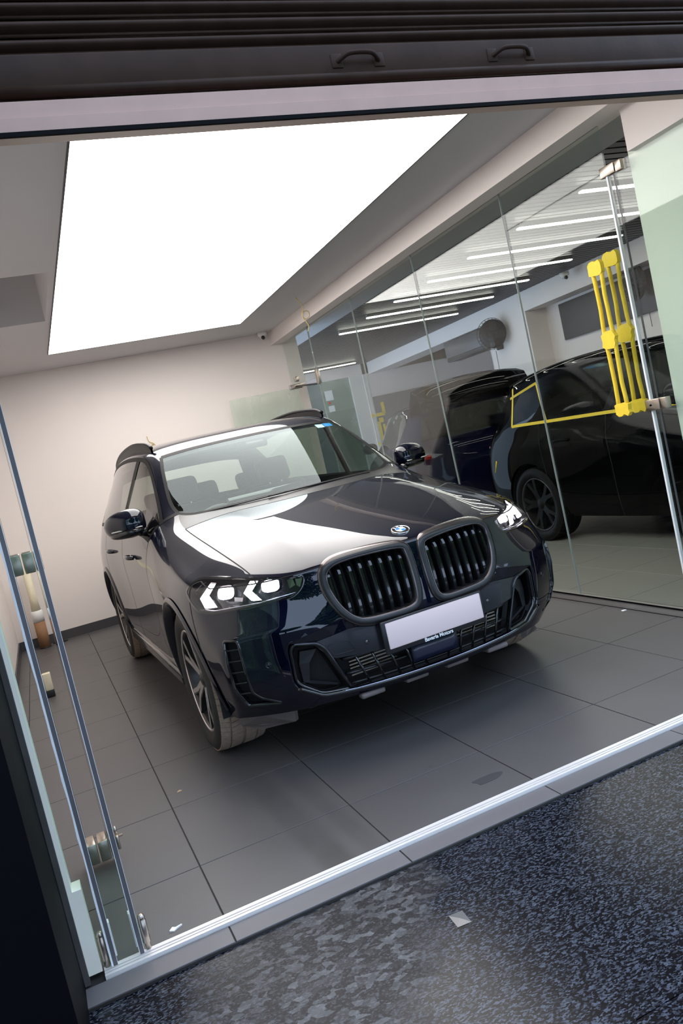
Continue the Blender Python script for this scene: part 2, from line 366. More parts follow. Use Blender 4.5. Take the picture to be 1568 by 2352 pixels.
# swing door near the front of the partition
d1 = struct(empty('door_1', (XG, 3.93, 0)), 'frameless glass swing door in the partition with handles wrapped in yellow tape')
MB().box(0, .012, -.48, .485, .055, 2.515).build('glass_pane', glass_m, d1)
e = MB(); e.box(-.004, .016, -.492, -.480, .05, 2.50); e.build('edge_seal', seal_m, d1)
MB().box(.0, .012, -.535, -.532, .05, 2.50).build('panel_joint', gedge_m, d1)
patch(d1, (.006, -.50, 2.515), .034, .11, .055); patch(d1, (.006, -.585, 2.510), .034, .045, .055)
lk = patch(d1, (.006, -.505, 1.23), .040, .105, .062, 'lock'); patch(lk, (0, -.082, .0), .036, .04, .062, 'keeper'); MB().cyl((-.024, .01, 0), (-.018, .01, 0), .006, 10).build('keyhole', black_m, lk)
def tape_handle(x, yc, z0, z1, w, lean=.02):
    hd = empty('door_handle', (x, yc-3.93, 0), 0, None); hd.parent = d1; rnd = random.Random(int(yc*100))
    for sgn in (-1, 1):
        pts = []; n = 10
        for i in range(n+1):
            t = i/n; pts.append((0, sgn*w/2*(1-.25*math.sin(PI*((t*2) % 1)))+rnd.uniform(-.002, .002), z0+(z1-z0)*t))
        MB().tube(pts, .012, 8).build('taped_bar', yel_m, hd)
    for zc, hh in ((z0+.02, .035), ((z0+z1)/2, .045), (z1-.02, .04)):
        pl = []
        for i in range(16):
            an = 2*PI*(i+.5)/16; ca, sa = math.cos(an), math.sin(an); mx_ = max(abs(ca), abs(sa)); rr = 1+rnd.uniform(-.10, .12)
            pl.append((ca/mx_*(w/2+.014)*rr, sa/mx_*hh*rr*(1+rnd.uniform(-.15, .25)*(abs(sa) > abs(ca)))))
        MB().prism(pl, -.013, .013, lambda a, b, d: (d, a, zc+b)).build('tape_wrap', yel_m, hd)
    return hd
tape_handle(-.055, 3.60, 1.22, 2.06, .075); tape_handle(.065, 3.60, 1.22, 2.10, .085)
# swing door at the far end of the partition, standing open against the back wall
d2 = struct(empty('door_2', (XG, 8.98, 0)), 'greenish glass door standing open in front of the cream back wall')
MB().box(-.87, .0, 0, .012, .03, 2.19).build('glass_pane', frost_m, d2)
patch(d2, (-.03, .006, 2.20), .16, .032, .055); patch(d2, (.0, .006, 2.285), .05, .034, .06); patch(d2, (-.03, .006, .04), .14, .032, .05)
pj = patch(gp, (XG+.006, 8.29, 2.20), .036, .06, .16, 'patch_fitting')
MB().tube([(XG, 8.35, 2.13), (XG-.03, 8.96, 2.20)], .010, 8).build('closer_arm', dplas_m, gp)
# folding glass doors stacked at the left jamb
def fold_door(idx, xa, xb, label):
    d = struct(empty('door_%d' % idx, (xa, 2.50, 0)), label)
    L = .76; ang = math.atan2(xb-xa, L); d.rotation_euler = (0, 0, -ang)
    MB().box(-.006, .006, .004, L, .012, 2.44).build('glass_pane', door_m, d)
    MB().box(-.0065, .0065, -.004, .004, .012, 2.44).build('polished_edge', gedge_m, d)
    MB().box(-.0065, .0065, L, L+.004, .012, 2.44).build('polished_edge', gedge_m, d)
    MB().box(-.0082, -.0064, -.004, .003, .012, 2.44).build('painted_edge_highlight', seal_m, d)  # thin white strips paint a highlight along the glass edge
    MB().box(.0064, .0076, -.004, .003, .012, 2.44).build('painted_edge_highlight', seal_m, d)
    return d
d3 = fold_door(3, -.013, -.028, 'folded glass door leaf nearest the car at the left jamb')
d4 = fold_door(4, -.095, -.118, 'folded glass door leaf next to the pale green jamb')
rnd = random.Random(3); pts = [(0, -.007, .012+i*.06) for i in range(41)]
s_ = MB(); q = []
for i, (a, b, c) in enumerate(pts): q.append((-.0105-rnd.uniform(0, .0035), c))
s_.prism(q+[(-.0062, pts[-1][2]), (-.0062, pts[0][2])], -.006, .006, lambda a, b, d: (a, d, b)); s_.build('sealant_bead', seal_m, d4)
for z, p in ((.07, d3), (1.23, d3)):
    c = MB(); c.bbox(-.088, -.052, .70, .80, z-.04, z+.04, .004); c.build('hinge_clamp', chrome_m, p)
    MB().bbox(-.046, -.008, .70, .80, z-.04, z+.04, .004).build('hinge_clamp', chrome_m, p)
    MB().bbox(.008, .022, .70, .78, z-.04, z+.04, .004).build('hinge_clamp', chrome_m, p)
c = MB().bbox(.023, .034, .68, .74, .06, .115, .004); c.cyl((.028, .71, .115), (.028, .71, .145), .006, 10); c.box(.022, .05, .702, .716, .10, .106); c.build('latch', chrome_m, d3)
for dd, sx in ((d3, 1), (d4, -1)):
    b = MB(); x = sx*.022; b.lathe([(0, .125), (.009, .123), (.012, .113), (.010, .108), (.0125, .105), (.0125, .035), (.0085, .03), (.0085, .004), (0, .004)], 16, M=Matrix.Translation((x, .012, 0)))
    b.build('floor_bolt', chrome_m, dd)
    MB().box(-sx*.012, -sx*.007, .03, .055, .02, .13).build('edge_clip', white_m, dd)
# hanging wires, dome camera
def wire(name, pts, label, cat='wire'):
    w_ = MB(); w_.tube(curve_pts(pts, 6), .0042, 6); o = w_.build(name, wire_m); return tag(o, label, cat)
wire('hanging_wire', [(2.87, 7.42, ZC), (2.90, 7.42, 2.86), (2.915, 7.42, 2.80), (2.90, 7.43, 2.745), (2.93, 7.45, 2.70), (2.975, 7.44, 2.72), (2.97, 7.43, 2.765), (2.92, 7.42, 2.77), (2.895, 7.42, 2.72), (2.92, 7.41, 2.66), (2.935, 7.41, 2.61), (2.915, 7.42, 2.57)], 'looped yellow wire hanging from the ceiling near the glass partition')
wire('wall_wire', [(1.40, YB-.004, 1.99), (1.41, YB-.012, 1.93), (1.45, YB-.02, 1.90), (1.47, YB-.02, 1.86), (1.44, YB-.02, 1.83), (1.42, YB-.02, 1.87), (1.46, YB-.02, 1.89), (1.48, YB-.015, 1.80), (1.51, YB-.01, 1.74)], 'thin yellow wire curling out of the back wall above the car roof')
def dome(name, loc, label, r=.055):
    d = tag(empty(name, loc), label, 'camera')
    MB().lathe([(0, 0), (r, 0), (r, -.035), (r*.93, -.048), (0, -.048)], 20).build('housing', white_m, d)
    b = MB(); b.lathe([(r*.72*math.cos(t*PI/2/5), -.046-r*.62*math.sin(t*PI/2/5)) for t in range(6)], 16); b.build('eyeball', mat('camera_white', (.75,.73,.72), .4), d)
    MB().lathe([(0, -.030), (.019, -.026), (.022, -.01), (.022, 0)], 12, M=Matrix.Translation((-.01, -.03, -.065)) @ Matrix.Rotation(R(-50), 4, 'X')).build('lens', plas_m, d)
    return d
dome('security_camera', (2.99, 9.08, ZC), 'small white dome security camera in the back corner of the ceiling')
# things on the floor
cr = tag(empty('film_roll', (-.20, 9.02, 0)), 'upright film roll with brown lower half leaning in the left back corner', 'film roll')
for nm, m_, prof in (('cardboard_core', board_m, [(0, .012), (.058, .012), (.058, .29), (0, .29)]), ('label_band', white_m, [(0, .29), (.060, .29), (.060, .40), (.050, .41), (0, .41)]), ('film_wrap', cream_m, [(0, .41), (.048, .41), (.040, .55), (.040, .86), (0, .86)]), ('foot_cap', plas_m, [(0, 0), (.059, 0), (.059, .012), (0, .012)])):
    MB().lathe(prof, 24).build(nm, m_, cr)
bk = tag(empty('floor_block', (-.195, 6.55, 0)), 'small cream and black block standing on the floor behind the folded doors', 'block')
MB().bbox(-.03, .03, -.03, .03, .055, .19, .005).build('cream_top', cream_m, bk); MB().bbox(-.03, .03, -.03, .03, 0, .055, .005).build('black_base', plas_m, bk)
MB().tube(curve_pts([(-.12, 9.12, .006), (-.06, 9.05, .006), (.0, 9.03, .006), (.03, 9.08, .006), (-.03, 9.10, .006)], 5), .005, 6).build('floor_cable', plas_m)
tag(bpy.data.objects['floor_cable'], 'short black cable lying by the back wall skirting', 'cable')
def scrap(name, x, y, z, pts, m_, label, cat, h=.004, crumple=.0):
    rnd = random.Random(int(x*1000)); v = [(0, 0, h+crumple)]+[(a, b, rnd.uniform(0.001, .001+crumple)) for a, b in pts]; n = len(pts)
    v += [(a*.98, b*.98, 0) for a, b in pts]
    f = [(0, 1+i, 1+(i+1) % n) for i in range(n)]+[(1+i, 1+n+i, 1+n+(i+1) % n, 1+(i+1) % n) for i in range(n)]+[tuple(range(1+n, 1+2*n))[::-1]]
    return tag(MB().add(v, f).build(name, m_, None, (x, y, z)), label, cat)
scrap('paper_scrap', .103, 2.575, 0, [(-.022,-.008),(-.008,-.014),(.004,-.005),(.022,.004),(.020,.012),(.002,.006),(-.010,.012)], paper_m, 'crumpled white paper scrap on the floor by the folded doors', 'litter', h=.001, crumple=.005)
scrap('paper_chip', 3.20, 3.95, 0, [(-.016,-.010),(.014,-.012),(.018,.008),(-.012,.012)], paper_m, 'small white chip on the floor beside the partition rail', 'litter', crumple=.002)
scrap('wood_chip', .316, 3.70, 0, [(-.012,-.004),(.010,-.006),(.013,.004),(-.010,.006)], mat('tan_chip', (.55,.38,.22), .7), 'tiny tan chip lying on a floor tile', 'litter', crumple=.004)
scrap('plastic_tag', .841, 2.008, -.012, [(-.024,-.030),(.020,-.034),(.026,.030),(-.018,.034)], mat('clear_tag', (.13,.125,.12), .3), 'rectangular translucent tag stuck to the granite pavement', 'tag')
rnd = random.Random(5)
pp_ = [(.062*math.cos(a)*(1+.22*math.sin(3*a+1)), .034*math.sin(a)*(1+.2*math.cos(2*a))) for a in [2*PI*i/24 for i in range(24)]]
tag(MB().prism(pp_, 0, .0012, lambda a, b, d: (a, b, d)).build('wet_patch', wet_m, None, (1.366, 2.675, 0)), 'small wet puddle on the tile in front of the car', 'puddle')
# ------------------------------------------------------------------ car materials
def paint(name, base, metal=.3, coat=1.):
    m = mat(name, base, .45, metal=metal, coat=coat, var=.25, scale=900, coat_rough=.004, spec=.0)
    m.node_tree.nodes['Principled BSDF'].inputs['Coat IOR'].default_value = 1.56; return m
navy_m  = paint('navy_metallic_paint', (.0010,.0022,.0110), metal=.45)
bpaint_m = paint('black_paint', (.0015,.0015,.0018), metal=.0, coat=.2)
blue_m  = paint('dark_blue_paint', (.0025,.004,.020), coat=.3)
gloss_m = mat('gloss_black_trim', (.006,.006,.007), .10, coat=.6, var=.1)
satin_m = mat('satin_black_trim', (.012,.012,.014), .35, var=.15)
gun_m   = mat('gunmetal_trim', (.030,.030,.036), .22, metal=.4, coat=.4, var=.1)
kid_m   = mat('dark_chrome_grille', (.11,.092,.092), .22, metal=.8, coat=.3, var=.1)
rail_m = mat('rail_black', (.004,.004,.005), .4, spec=.15)
seal2_m = mat('rubber_seal', (.006,.006,.007), .5, spec=.15)
void_m  = mat('dark_void', (.004,.004,.0045), .7)
gap_m   = mat('panel_gap', (.003,.003,.003), .8)
rub_m   = mat('tyre_rubber', (.018,.017,.016), .75, var=.25, scale=60, bump=.1, bscale=300)
tread_m = mat('dusty_tread', (.34,.25,.19), .85, var=.35, scale=50)
alloy_m = mat('machined_alloy', (.75,.72,.70), .25, metal=.9, var=.06)
dalloy_m = mat('dark_alloy', (.050,.048,.048), .30, metal=.7, var=.1)
disc_m  = mat('brake_disc', (.35,.34,.33), .35, metal=1.)
plate_m = mat('blank_plate', (.88,.70,.69), .5, var=.01)
drl_m   = mat('daytime_light', (1,1,1), .3, emit=(1.,.97,1.), estr=5.)
beam_m  = mat('beam_light', (1,1,1), .3, emit=(.93,.86,1.), estr=4.)
refl_m  = mat('lamp_reflector', (.75,.74,.80), .12, metal=1., var=.1)
lampb_m = mat('lamp_housing', (.030,.030,.034), .25, metal=.3, coat=.4)
leather_m = mat('dark_leather', (.035,.030,.028), .5, var=.1)
liner_m = mat('grey_headliner', (.42,.42,.40), .9)
fin_m   = mat('radiator_fin', (.40,.34,.26), .4, metal=.7)
skid_m  = mat('grey_underguard', (.15,.125,.12), .6, var=.15)
ws_m    = glass('windscreen_glass', (.82,.92,.89), .034, gcol=(.86,.97,1.))
sg_m    = glass('tinted_side_glass', (.50,.54,.50), .10)
dg_m    = glass('black_car_glass', (.10,.115,.11), .03)
lens_m  = glass('headlight_lens', (.97,.97,.99), .05)

# ------------------------------------------------------------------ control cage (car frame: x forward from front axle, y left, z up)
CA = [
 [(.868,0,.290),(.858,.25,.290),(.812,.50,.296),(.722,.70,.284),(.485,.885,.265)],
 [(.905,0,.335),(.893,.25,.335),(.846,.48,.340),(.775,.685,.350),(.600,.905,.360)],
 [(.922,0,.500),(.906,.25,.500),(.858,.48,.505),(.788,.690,.510),(.618,.920,.525)],
 [(.905,0,.670),(.892,.25,.670),(.850,.48,.670),(.784,.695,.662),(.598,.930,.672)],
 [(.890,0,.800),(.876,.25,.800),(.800,.48,.790),(.690,.700,.780),(.468,.938,.800)],
 [(.868,0,.912),(.852,.25,.915),(.785,.48,.893),(.690,.695,.880),(.385,.918,.915)],
 [(.785,0,.958),(.768,.25,.956),(.705,.46,.950),(.600,.705,.918),(.300,.900,.915)],
 [(.500,0,1.030),(.490,.25,1.027),(.450,.48,1.030),(.380,.738,.982),(.150,.885,.952)],
 [(.100,0,1.103),(.095,.25,1.098),(.060,.48,1.110),(-.020,.757,1.049),(-.120,.872,1.012)],
 [(-.340,0,1.172),(-.350,.25,1.172),(-.400,.50,1.180),(-.490,.775,1.136),(-.470,.868,1.092)],
 [(-.420,0,1.195),(-.438,.25,1.195),(-.520,.52,1.192),(-.650,.756,1.186),(-.685,.808,1.170)],
 [(-.785,0,1.428),(-.795,.25,1.427),(-.850,.49,1.418),(-.940,.697,1.398),(-.985,.750,1.384)],
 [(-1.185,0,1.630),(-1.190,.25,1.629),(-1.212,.46,1.624),(-1.250,.632,1.612),(-1.310,.690,1.594)],
 [(-1.380,0,1.688),(-1.385,.25,1.687),(-1.400,.46,1.682),(-1.440,.632,1.666),(-1.520,.704,1.636)],
 [(-2.200,0,1.742),(-2.200,.25,1.741),(-2.200,.46,1.735),(-2.200,.636,1.718),(-2.200,.718,1.672)],
 [(-3.000,0,1.726),(-3.000,.25,1.724),(-3.000,.46,1.718),(-3.000,.622,1.700),(-2.950,.704,1.652)],
 [(-3.680,0,1.655),(-3.675,.25,1.652),(-3.660,.44,1.640),(-3.600,.590,1.615),(-3.450,.680,1.572)],
 [(-3.740,0,1.590),(-3.735,.25,1.588),(-3.715,.42,1.578),(-3.660,.560,1.550),(-3.540,.665,1.490)],
 [(-3.985,0,1.165),(-3.980,.25,1.165),(-3.955,.50,1.160),(-3.890,.700,1.150),(-3.700,.850,1.120)],
 [(-4.030,0,1.000),(-4.025,.25,1.000),(-4.000,.50,1.000),(-3.940,.730,1.000),(-3.760,.905,1.000)],
 [(-4.035,0,.850),(-4.030,.25,.850),(-4.010,.50,.850),(-3.950,.750,.850),(-3.790,.935,.850)],
 [(-4.060,0,.640),(-4.055,.25,.640),(-4.035,.50,.640),(-3.975,.760,.640),(-3.810,.940,.650)],
 [(-4.045,0,.430),(-4.040,.25,.430),(-4.020,.50,.430),(-3.955,.750,.430),(-3.780,.925,.430)],
 [(-3.920,0,.285),(-3.915,.25,.285),(-3.890,.50,.285),(-3.830,.720,.285),(-3.680,.890,.285)]]
CB = {  # stations 6..17, rows shoulder .. sill
 6: [(.345,.945,.900),(.370,.968,.790),(.405,.972,.660),(.420,.962,.490),(.400,.925,.285)],
 7: [(.165,.952,.945),(.175,.992,.830),(.180,.998,.670),(.180,.990,.500),(.180,.950,.290)],
 8: [(-.110,.946,.985),(-.110,.992,.850),(-.110,1.000,.670),(-.110,.990,.500),(-.110,.950,.290)],
 9: [(-.470,.935,1.050),(-.470,.980,.880),(-.470,.985,.660),(-.470,.972,.460),(-.470,.935,.270)],
 10: [(-.760,.905,1.128),(-.740,.966,.930),(-.720,.962,.660),(-.720,.958,.450),(-.720,.925,.260)],
 11: [(-1.090,.912,1.140),(-1.090,.966,.945),(-1.090,.952,.660),(-1.090,.955,.440),(-1.090,.925,.260)],
 12: [(-1.430,.916,1.150),(-1.430,.966,.950),(-1.430,.950,.660),(-1.430,.955,.440),(-1.430,.925,.260)],
 13: [(-1.790,.918,1.158),(-1.790,.968,.950),(-1.790,.950,.660),(-1.790,.955,.440),(-1.790,.925,.260)],
 14: [(-2.200,.920,1.166),(-2.200,.972,.955),(-2.200,.958,.660),(-2.200,.958,.440),(-2.200,.925,.260)],
 15: [(-2.760,.920,1.176),(-2.740,.988,.960),(-2.700,.990,.680),(-2.680,.980,.480),(-2.680,.930,.280)],
 16: [(-3.250,.905,1.190),(-3.200,.985,.950),(-3.150,1.000,.680),(-3.150,.990,.490),(-3.150,.930,.290)],
 17: [(-3.540,.880,1.170),(-3.540,.955,.920),(-3.560,.968,.660),(-3.560,.955,.450),(-3.540,.915,.285)]}
PARTS = ['front_bumper','hood','fender','cowl','windscreen','roof_frame','roof','tailgate','rear_window','front_window','rear_side_window','front_door','rear_door','quarter_panel','rear_bumper']
PI_ = {n: i for i, n in enumerate(PARTS)}

def build_shell(level, warp=None):
    V = []; key = {}
    def vid(k, p, side):
        p = warp(p) if warp else p
        kk = (k, 0 if abs(p[1]) < 1e-6 else side)
        if kk not in key: key[kk] = len(V); V.append((p[0], p[1]*side, p[2]))
        return key[kk]
    F = []; P = []; cre = {}
    nA = len(CA)
    def a(i, j, s): return vid(('A', i, j), CA[i][j], s)
    def b(k, r, s):   # r 0..5
        if r == 0: return a(k, 4, s)
        if k == 5: return a(5-r, 4, s)
        if k == 18: return a(18+r, 4, s)
        return vid(('B', k, r), CB[k][r-1], s)
    for s in (1, -1):
        for i in range(nA-1):
            for j in range(4):
                if i < 5: p = 'front_bumper'
                elif i < 9: p = 'hood' if j < 3 else 'fender'
                elif i < 10: p = 'cowl' if j < 3 else 'fender'
                elif i < 12: p = 'windscreen' if j < 3 else 'roof_frame'
                elif i < 17: p = 'roof' if j < 3 and i < 16 else ('roof_frame' if i < 16 else 'tailgate')
                elif i < 18: p = 'rear_window' if j < 3 else 'roof_frame'
                elif i < 20: p = 'tailgate'
                else: p = 'rear_bumper'
                F.append((a(i,j,s), a(i,j+1,s), a(i+1,j+1,s), a(i+1,j,s))); P.append(PI_[p])
        for k in range(5, 18):
            for r in range(5):
                if r == 0:
                    p = 'fender' if k < 10 else ('front_window' if k < 13 else ('rear_side_window' if k < 16 else 'quarter_panel'))
                    if k == 5: p = 'front_bumper'
                elif k == 5: p = 'front_bumper'
                elif k < 10: p = 'fender'
                elif k < 13: p = 'front_door'
                elif k < 15: p = 'rear_door'
                elif k < 17: p = 'quarter_panel'
                else: p = 'rear_bumper' if r > 2 else 'quarter_panel'
                F.append((b(k,r,s), b(k,r+1,s), b(k+1,r+1,s), b(k+1,r,s))); P.append(PI_[p])
        def cr(v0, v1, w): cre[frozenset((v0, v1))] = w
        for k in range(10, 17): cr(b(k,1,s), b(k+1,1,s), .75)
        for k in range(10, 16): cr(a(k,4,s), a(k+1,4,s), .45)
        for j in (2, 3): cr(a(3,j,s), a(3,j+1,s), .65)
        for i in range(0, 3): cr(a(i,4,s), a(i+1,4,s), .55)
        for i in range(5, 9): cr(a(i,2,s), a(i+1,2,s), .55)
        for j in range(3): cr(a(10,j,s), a(10,j+1,s), .8); cr(a(5,j,s), a(5,j+1,s), .35)
        for i in (10, 11): cr(a(i,3,s), a(i+1,3,s), .6)
        for j in range(4): cr(a(16,j,s), a(16,j+1,s), .7)
        for k in range(7, 17): cr(b(k,2,s), b(k+1,2,s), .30)
    me = bpy.data.meshes.new('cage'); me.from_pydata(V, [], F)
    bm = bmesh.new(); bm.from_mesh(me); bm.faces.ensure_lookup_table()
    for f, p in zip(bm.faces, P): f.material_index = p
    bmesh.ops.recalc_face_normals(bm, faces=bm.faces)
    top = max(bm.faces, key=lambda f: f.calc_center_median().z)
    if top.normal.z < 0: bmesh.ops.reverse_faces(bm, faces=bm.faces)
    cl = bm.edges.layers.float.new('crease_edge')
    for e in bm.edges:
        w = cre.get(frozenset((e.verts[0].index, e.verts[1].index)))
        if w: e[cl] = w
    bm.to_mesh(me); bm.free()
    ob = bpy.data.objects.new('cage', me); COL.objects.link(ob)
    md = ob.modifiers.new('s', 'SUBSURF'); md.levels = level; md.render_levels = level; md.boundary_smooth = 'ALL'
    for p in PARTS: me.materials.append(gap_m)
    bpy.context.view_layer.update()
    ev = ob.evaluated_get(bpy.context.evaluated_depsgraph_get()).to_mesh()
    n = len(ev.vertices); co = np.empty(n*3); ev.vertices.foreach_get('co', co); co = co.reshape(-1, 3)
    no = np.empty(n*3); ev.vertex_normals.foreach_get('vector', no); no = no.reshape(-1, 3)
    m = len(ev.polygons); fa = np.empty(m*4, dtype=np.int32); ev.loops.foreach_get('vertex_index', fa); fa = fa.reshape(-1, 4)
    mi = np.empty(m, dtype=np.int32); ev.polygons.foreach_get('material_index', mi)
    bpy.data.objects.remove(ob); bpy.data.meshes.remove(me)
    return dict(co=co.copy(), no=no.copy(), fa=fa.copy(), pt=mi.copy())

def poly_sd(pts, poly):
    """signed distance (negative inside) and nearest outline point, vectorised"""
    P = np.asarray(poly); best = np.full(len(pts), 1e9); near = np.zeros((len(pts), 2)); ins = np.zeros(len(pts), bool)
    for i in range(len(P)):
        a, b = P[i], P[(i+1) % len(P)]; d = b-a; L = d@d
        if L < 1e-14: continue
        t = np.clip(((pts-a)@d)/L, 0, 1); q = a+t[:, None]*d; r = np.hypot(*(pts-q).T)
        k = r < best; best[k] = r[k]; near[k] = q[k]
        c = (a[1] > pts[:, 1]) != (b[1] > pts[:, 1])
        with np.errstate(divide='ignore', invalid='ignore'): xx = d[0]*(pts[:, 1]-a[1])/(d[1] if d[1] else 1e-12)+a[0]
        ins ^= c & (pts[:, 0] < xx)
    return np.where(ins, -best, best), near
class Open:
    """an opening in the shell: an outline in (t, z) seen along direction e (turned phi from straight ahead)"""
    def __init__(s, sh, phi, poly, side=1):
        s.sh = sh; s.e = np.array([math.cos(phi), side*math.sin(phi), 0]); s.l = np.array([-math.sin(phi), side*math.cos(phi), 0]); s.poly = [tuple(p) for p in poly]; s.side = side
    def hit(s, t, w, dflt=None):
        o = s.l*t+s.e*4+np.array([0, 0, w]); h = s.sh['bvh'].ray_cast(Vector(o), Vector(-s.e))
        if h[0] is None: return dflt
        return 4-h[3]
    def P(s, t, w, h=0., dflt=.7):
        d = s.hit(t, w, dflt); return s.l*t+s.e*(d+h)+np.array([0, 0, w])
    def cut(s, lim=None, fac=.62):
        sh = s.sh; co, no, fa = sh['co'], sh['no'], sh['fa']
        t = co@s.l; w = co[:, 2]; P = np.array(s.poly); lo, hi = P.min(0)-.1, P.max(0)+.1
        cand = (no@s.e > .08) & (t > lo[0]) & (t < hi[0]) & (w > lo[1]) & (w < hi[1]) & (co@s.e > (-9 if lim is None else lim))
        idx = np.nonzero(cand)[0]; sd, near = poly_sd(np.stack([t[idx], w[idx]], 1), s.poly)
        full = np.full(len(co), 9.); full[idx] = sd
        ed = np.linalg.norm(co[fa]-co[np.roll(fa, 1, axis=1)], axis=2); el = np.full(len(co), 0.); 
        for c in range(4): np.maximum.at(el, fa[:, c], ed.mean(1))
        for q, i in enumerate(idx):
            if abs(sd[q]) < fac*el[i]:
                d = s.hit(*near[q])
                if d is not None:
                    co[i] = s.l*near[q][0]+s.e*d+np.array([0, 0, near[q][1]]); full[i] = 0.
        fm = full[fa]; dead = (fm.max(1) <= 1e-6) & (fm.min(1) < 1e-6); cen = fm.mean(1)
        dead |= (fm.max(1) < 1e-6)
        s.faces = fa[dead].copy(); s.co = co.copy(); s.no = no
        sh['fa'] = fa[~dead]; sh['pt'] = sh['pt'][~dead]
        return s
    def cutmesh(s, d, mb=None):
        mb = mb or MB(); u, inv = np.unique(s.faces, return_inverse=True)
        return mb.add(s.co[u]+s.e*d, inv.reshape(-1, 4).tolist(), True)
    def ring(s, prof, poly=None, closed=True, mb=None, smooth=True, flat=None):
        P = np.array(poly if poly is not None else s.poly, float); n = len(P); v = []
        area = .5*sum(P[i][0]*P[(i+1) % n][1]-P[(i+1) % n][0]*P[i][1] for i in range(n)); sg = 1 if area > 0 else -1
        last = .7
        for i in range(n):
            a = P[(i-1) % n] if closed or i else P[i]; b = P[(i+1) % n] if closed or i < n-1 else P[i]
            t = (b-a)/np.linalg.norm(b-a); nn = np.array([t[1], -t[0]])*sg
            for off, h in prof:
                q = P[i]+nn*off; d = s.hit(q[0], q[1]) if off <= .001 or closed else s.hit(P[i][0], P[i][1])
                d = last if d is None else d; last = d
                v.append(s.l*q[0]+s.e*(d+h)+np.array([0, 0, q[1]]))
        m = len(prof); f = []
        for i in range(n if closed else n-1):
            j = (i+1) % n
            for k in range(m-1): f.append((i*m+k, j*m+k, j*m+k+1, i*m+k+1))
        mb = mb or MB(); return mb.add(v, f, smooth)
def smooth_poly(pts, n=6): return [tuple(p) for p in curve_pts(pts, n, True)]
def round_poly(pts, r=.02, n=5):
    out = []; N = len(pts)
    for i in range(N):
        a, b, c = (np.array(pts[(i+k) % N], float) for k in (-1, 0, 1))
        d1 = a-b; d2 = c-b; l1 = np.linalg.norm(d1); l2 = np.linalg.norm(d2); q = min(r, l1*.45, l2*.45)
        p1 = b+d1/l1*q; p2 = b+d2/l2*q
        for k in range(n+1):
            t = k/n; out.append(tuple((1-t)**2*p1+2*t*(1-t)*b+t*t*p2))
    return out
def finish_shell(sh, root, mats, split, gaps=None):
    """write the shell as one mesh per body panel with the smooth limit normals"""
    co, no, fa, pt = sh['co'], sh['no'], sh['fa'], sh['pt']; cy = co[fa][:, :, 1].mean(1); out = {}
    for i, nm in enumerate(PARTS):
        sides = (1, -1) if nm in split else (0,)
        for s in sides:
            k = (pt == i) & ((cy*s > 0) if s else True)
            if not k.any(): continue
            u, inv = np.unique(fa[k], return_inverse=True); me = bpy.data.meshes.new(nm); me.from_pydata(co[u].tolist(), [], inv.reshape(-1, 4).tolist())
            me.polygons.foreach_set('use_smooth', [True]*len(me.polygons)); me.update()
            me.normals_split_custom_set_from_vertices(no[u].tolist())
            out[(nm, s)] = link(nm, me, mats.get(nm, mats['*']), root)
    return out
def ribbons(sh0, pairs, width, lift=.0008, side=0):
    co, no, fa, pt = sh0['co'], sh0['no'], sh0['fa'], sh0['pt']; ed = {}
    for f, p in zip(fa.tolist(), pt.tolist()):
        for i in range(4):
            k = (f[i], f[(i+1) % 4]) if f[i] < f[(i+1) % 4] else (f[(i+1) % 4], f[i]); ed.setdefault(k, []).append(p)
    mb = MB()
    want = {frozenset((PI_[a], PI_[b])) for a, b in pairs}
    for (a, b), ps in ed.items():
        if len(ps) == 2 and ps[0] != ps[1] and frozenset(ps) in want:
            if side and co[a][1]*side < 0: continue
            d = co[b]-co[a]; L = np.linalg.norm(d)
            if L < 1e-6: continue
            d = d/L; v = []
            for i, sgn in ((a, -1), (b, 1)):
                n_ = no[i]; sd = np.cross(n_, d); sd /= max(1e-9, np.linalg.norm(sd)); p = co[i]+n_*lift+d*sgn*.0006
                v += [p-sd*width/2, p+sd*width/2]
            mb.add(v, [(0, 1, 3, 2)], False)
    return mb
def arch_poly(uc, r, wc=.375, drop=.6):
    pts = [(-uc+r*math.cos(a), wc+r*math.sin(a)) for a in np.linspace(0, PI, 40)]
    return [(pts[0][0], wc-drop)]+pts+[(pts[-1][0], wc-drop)]

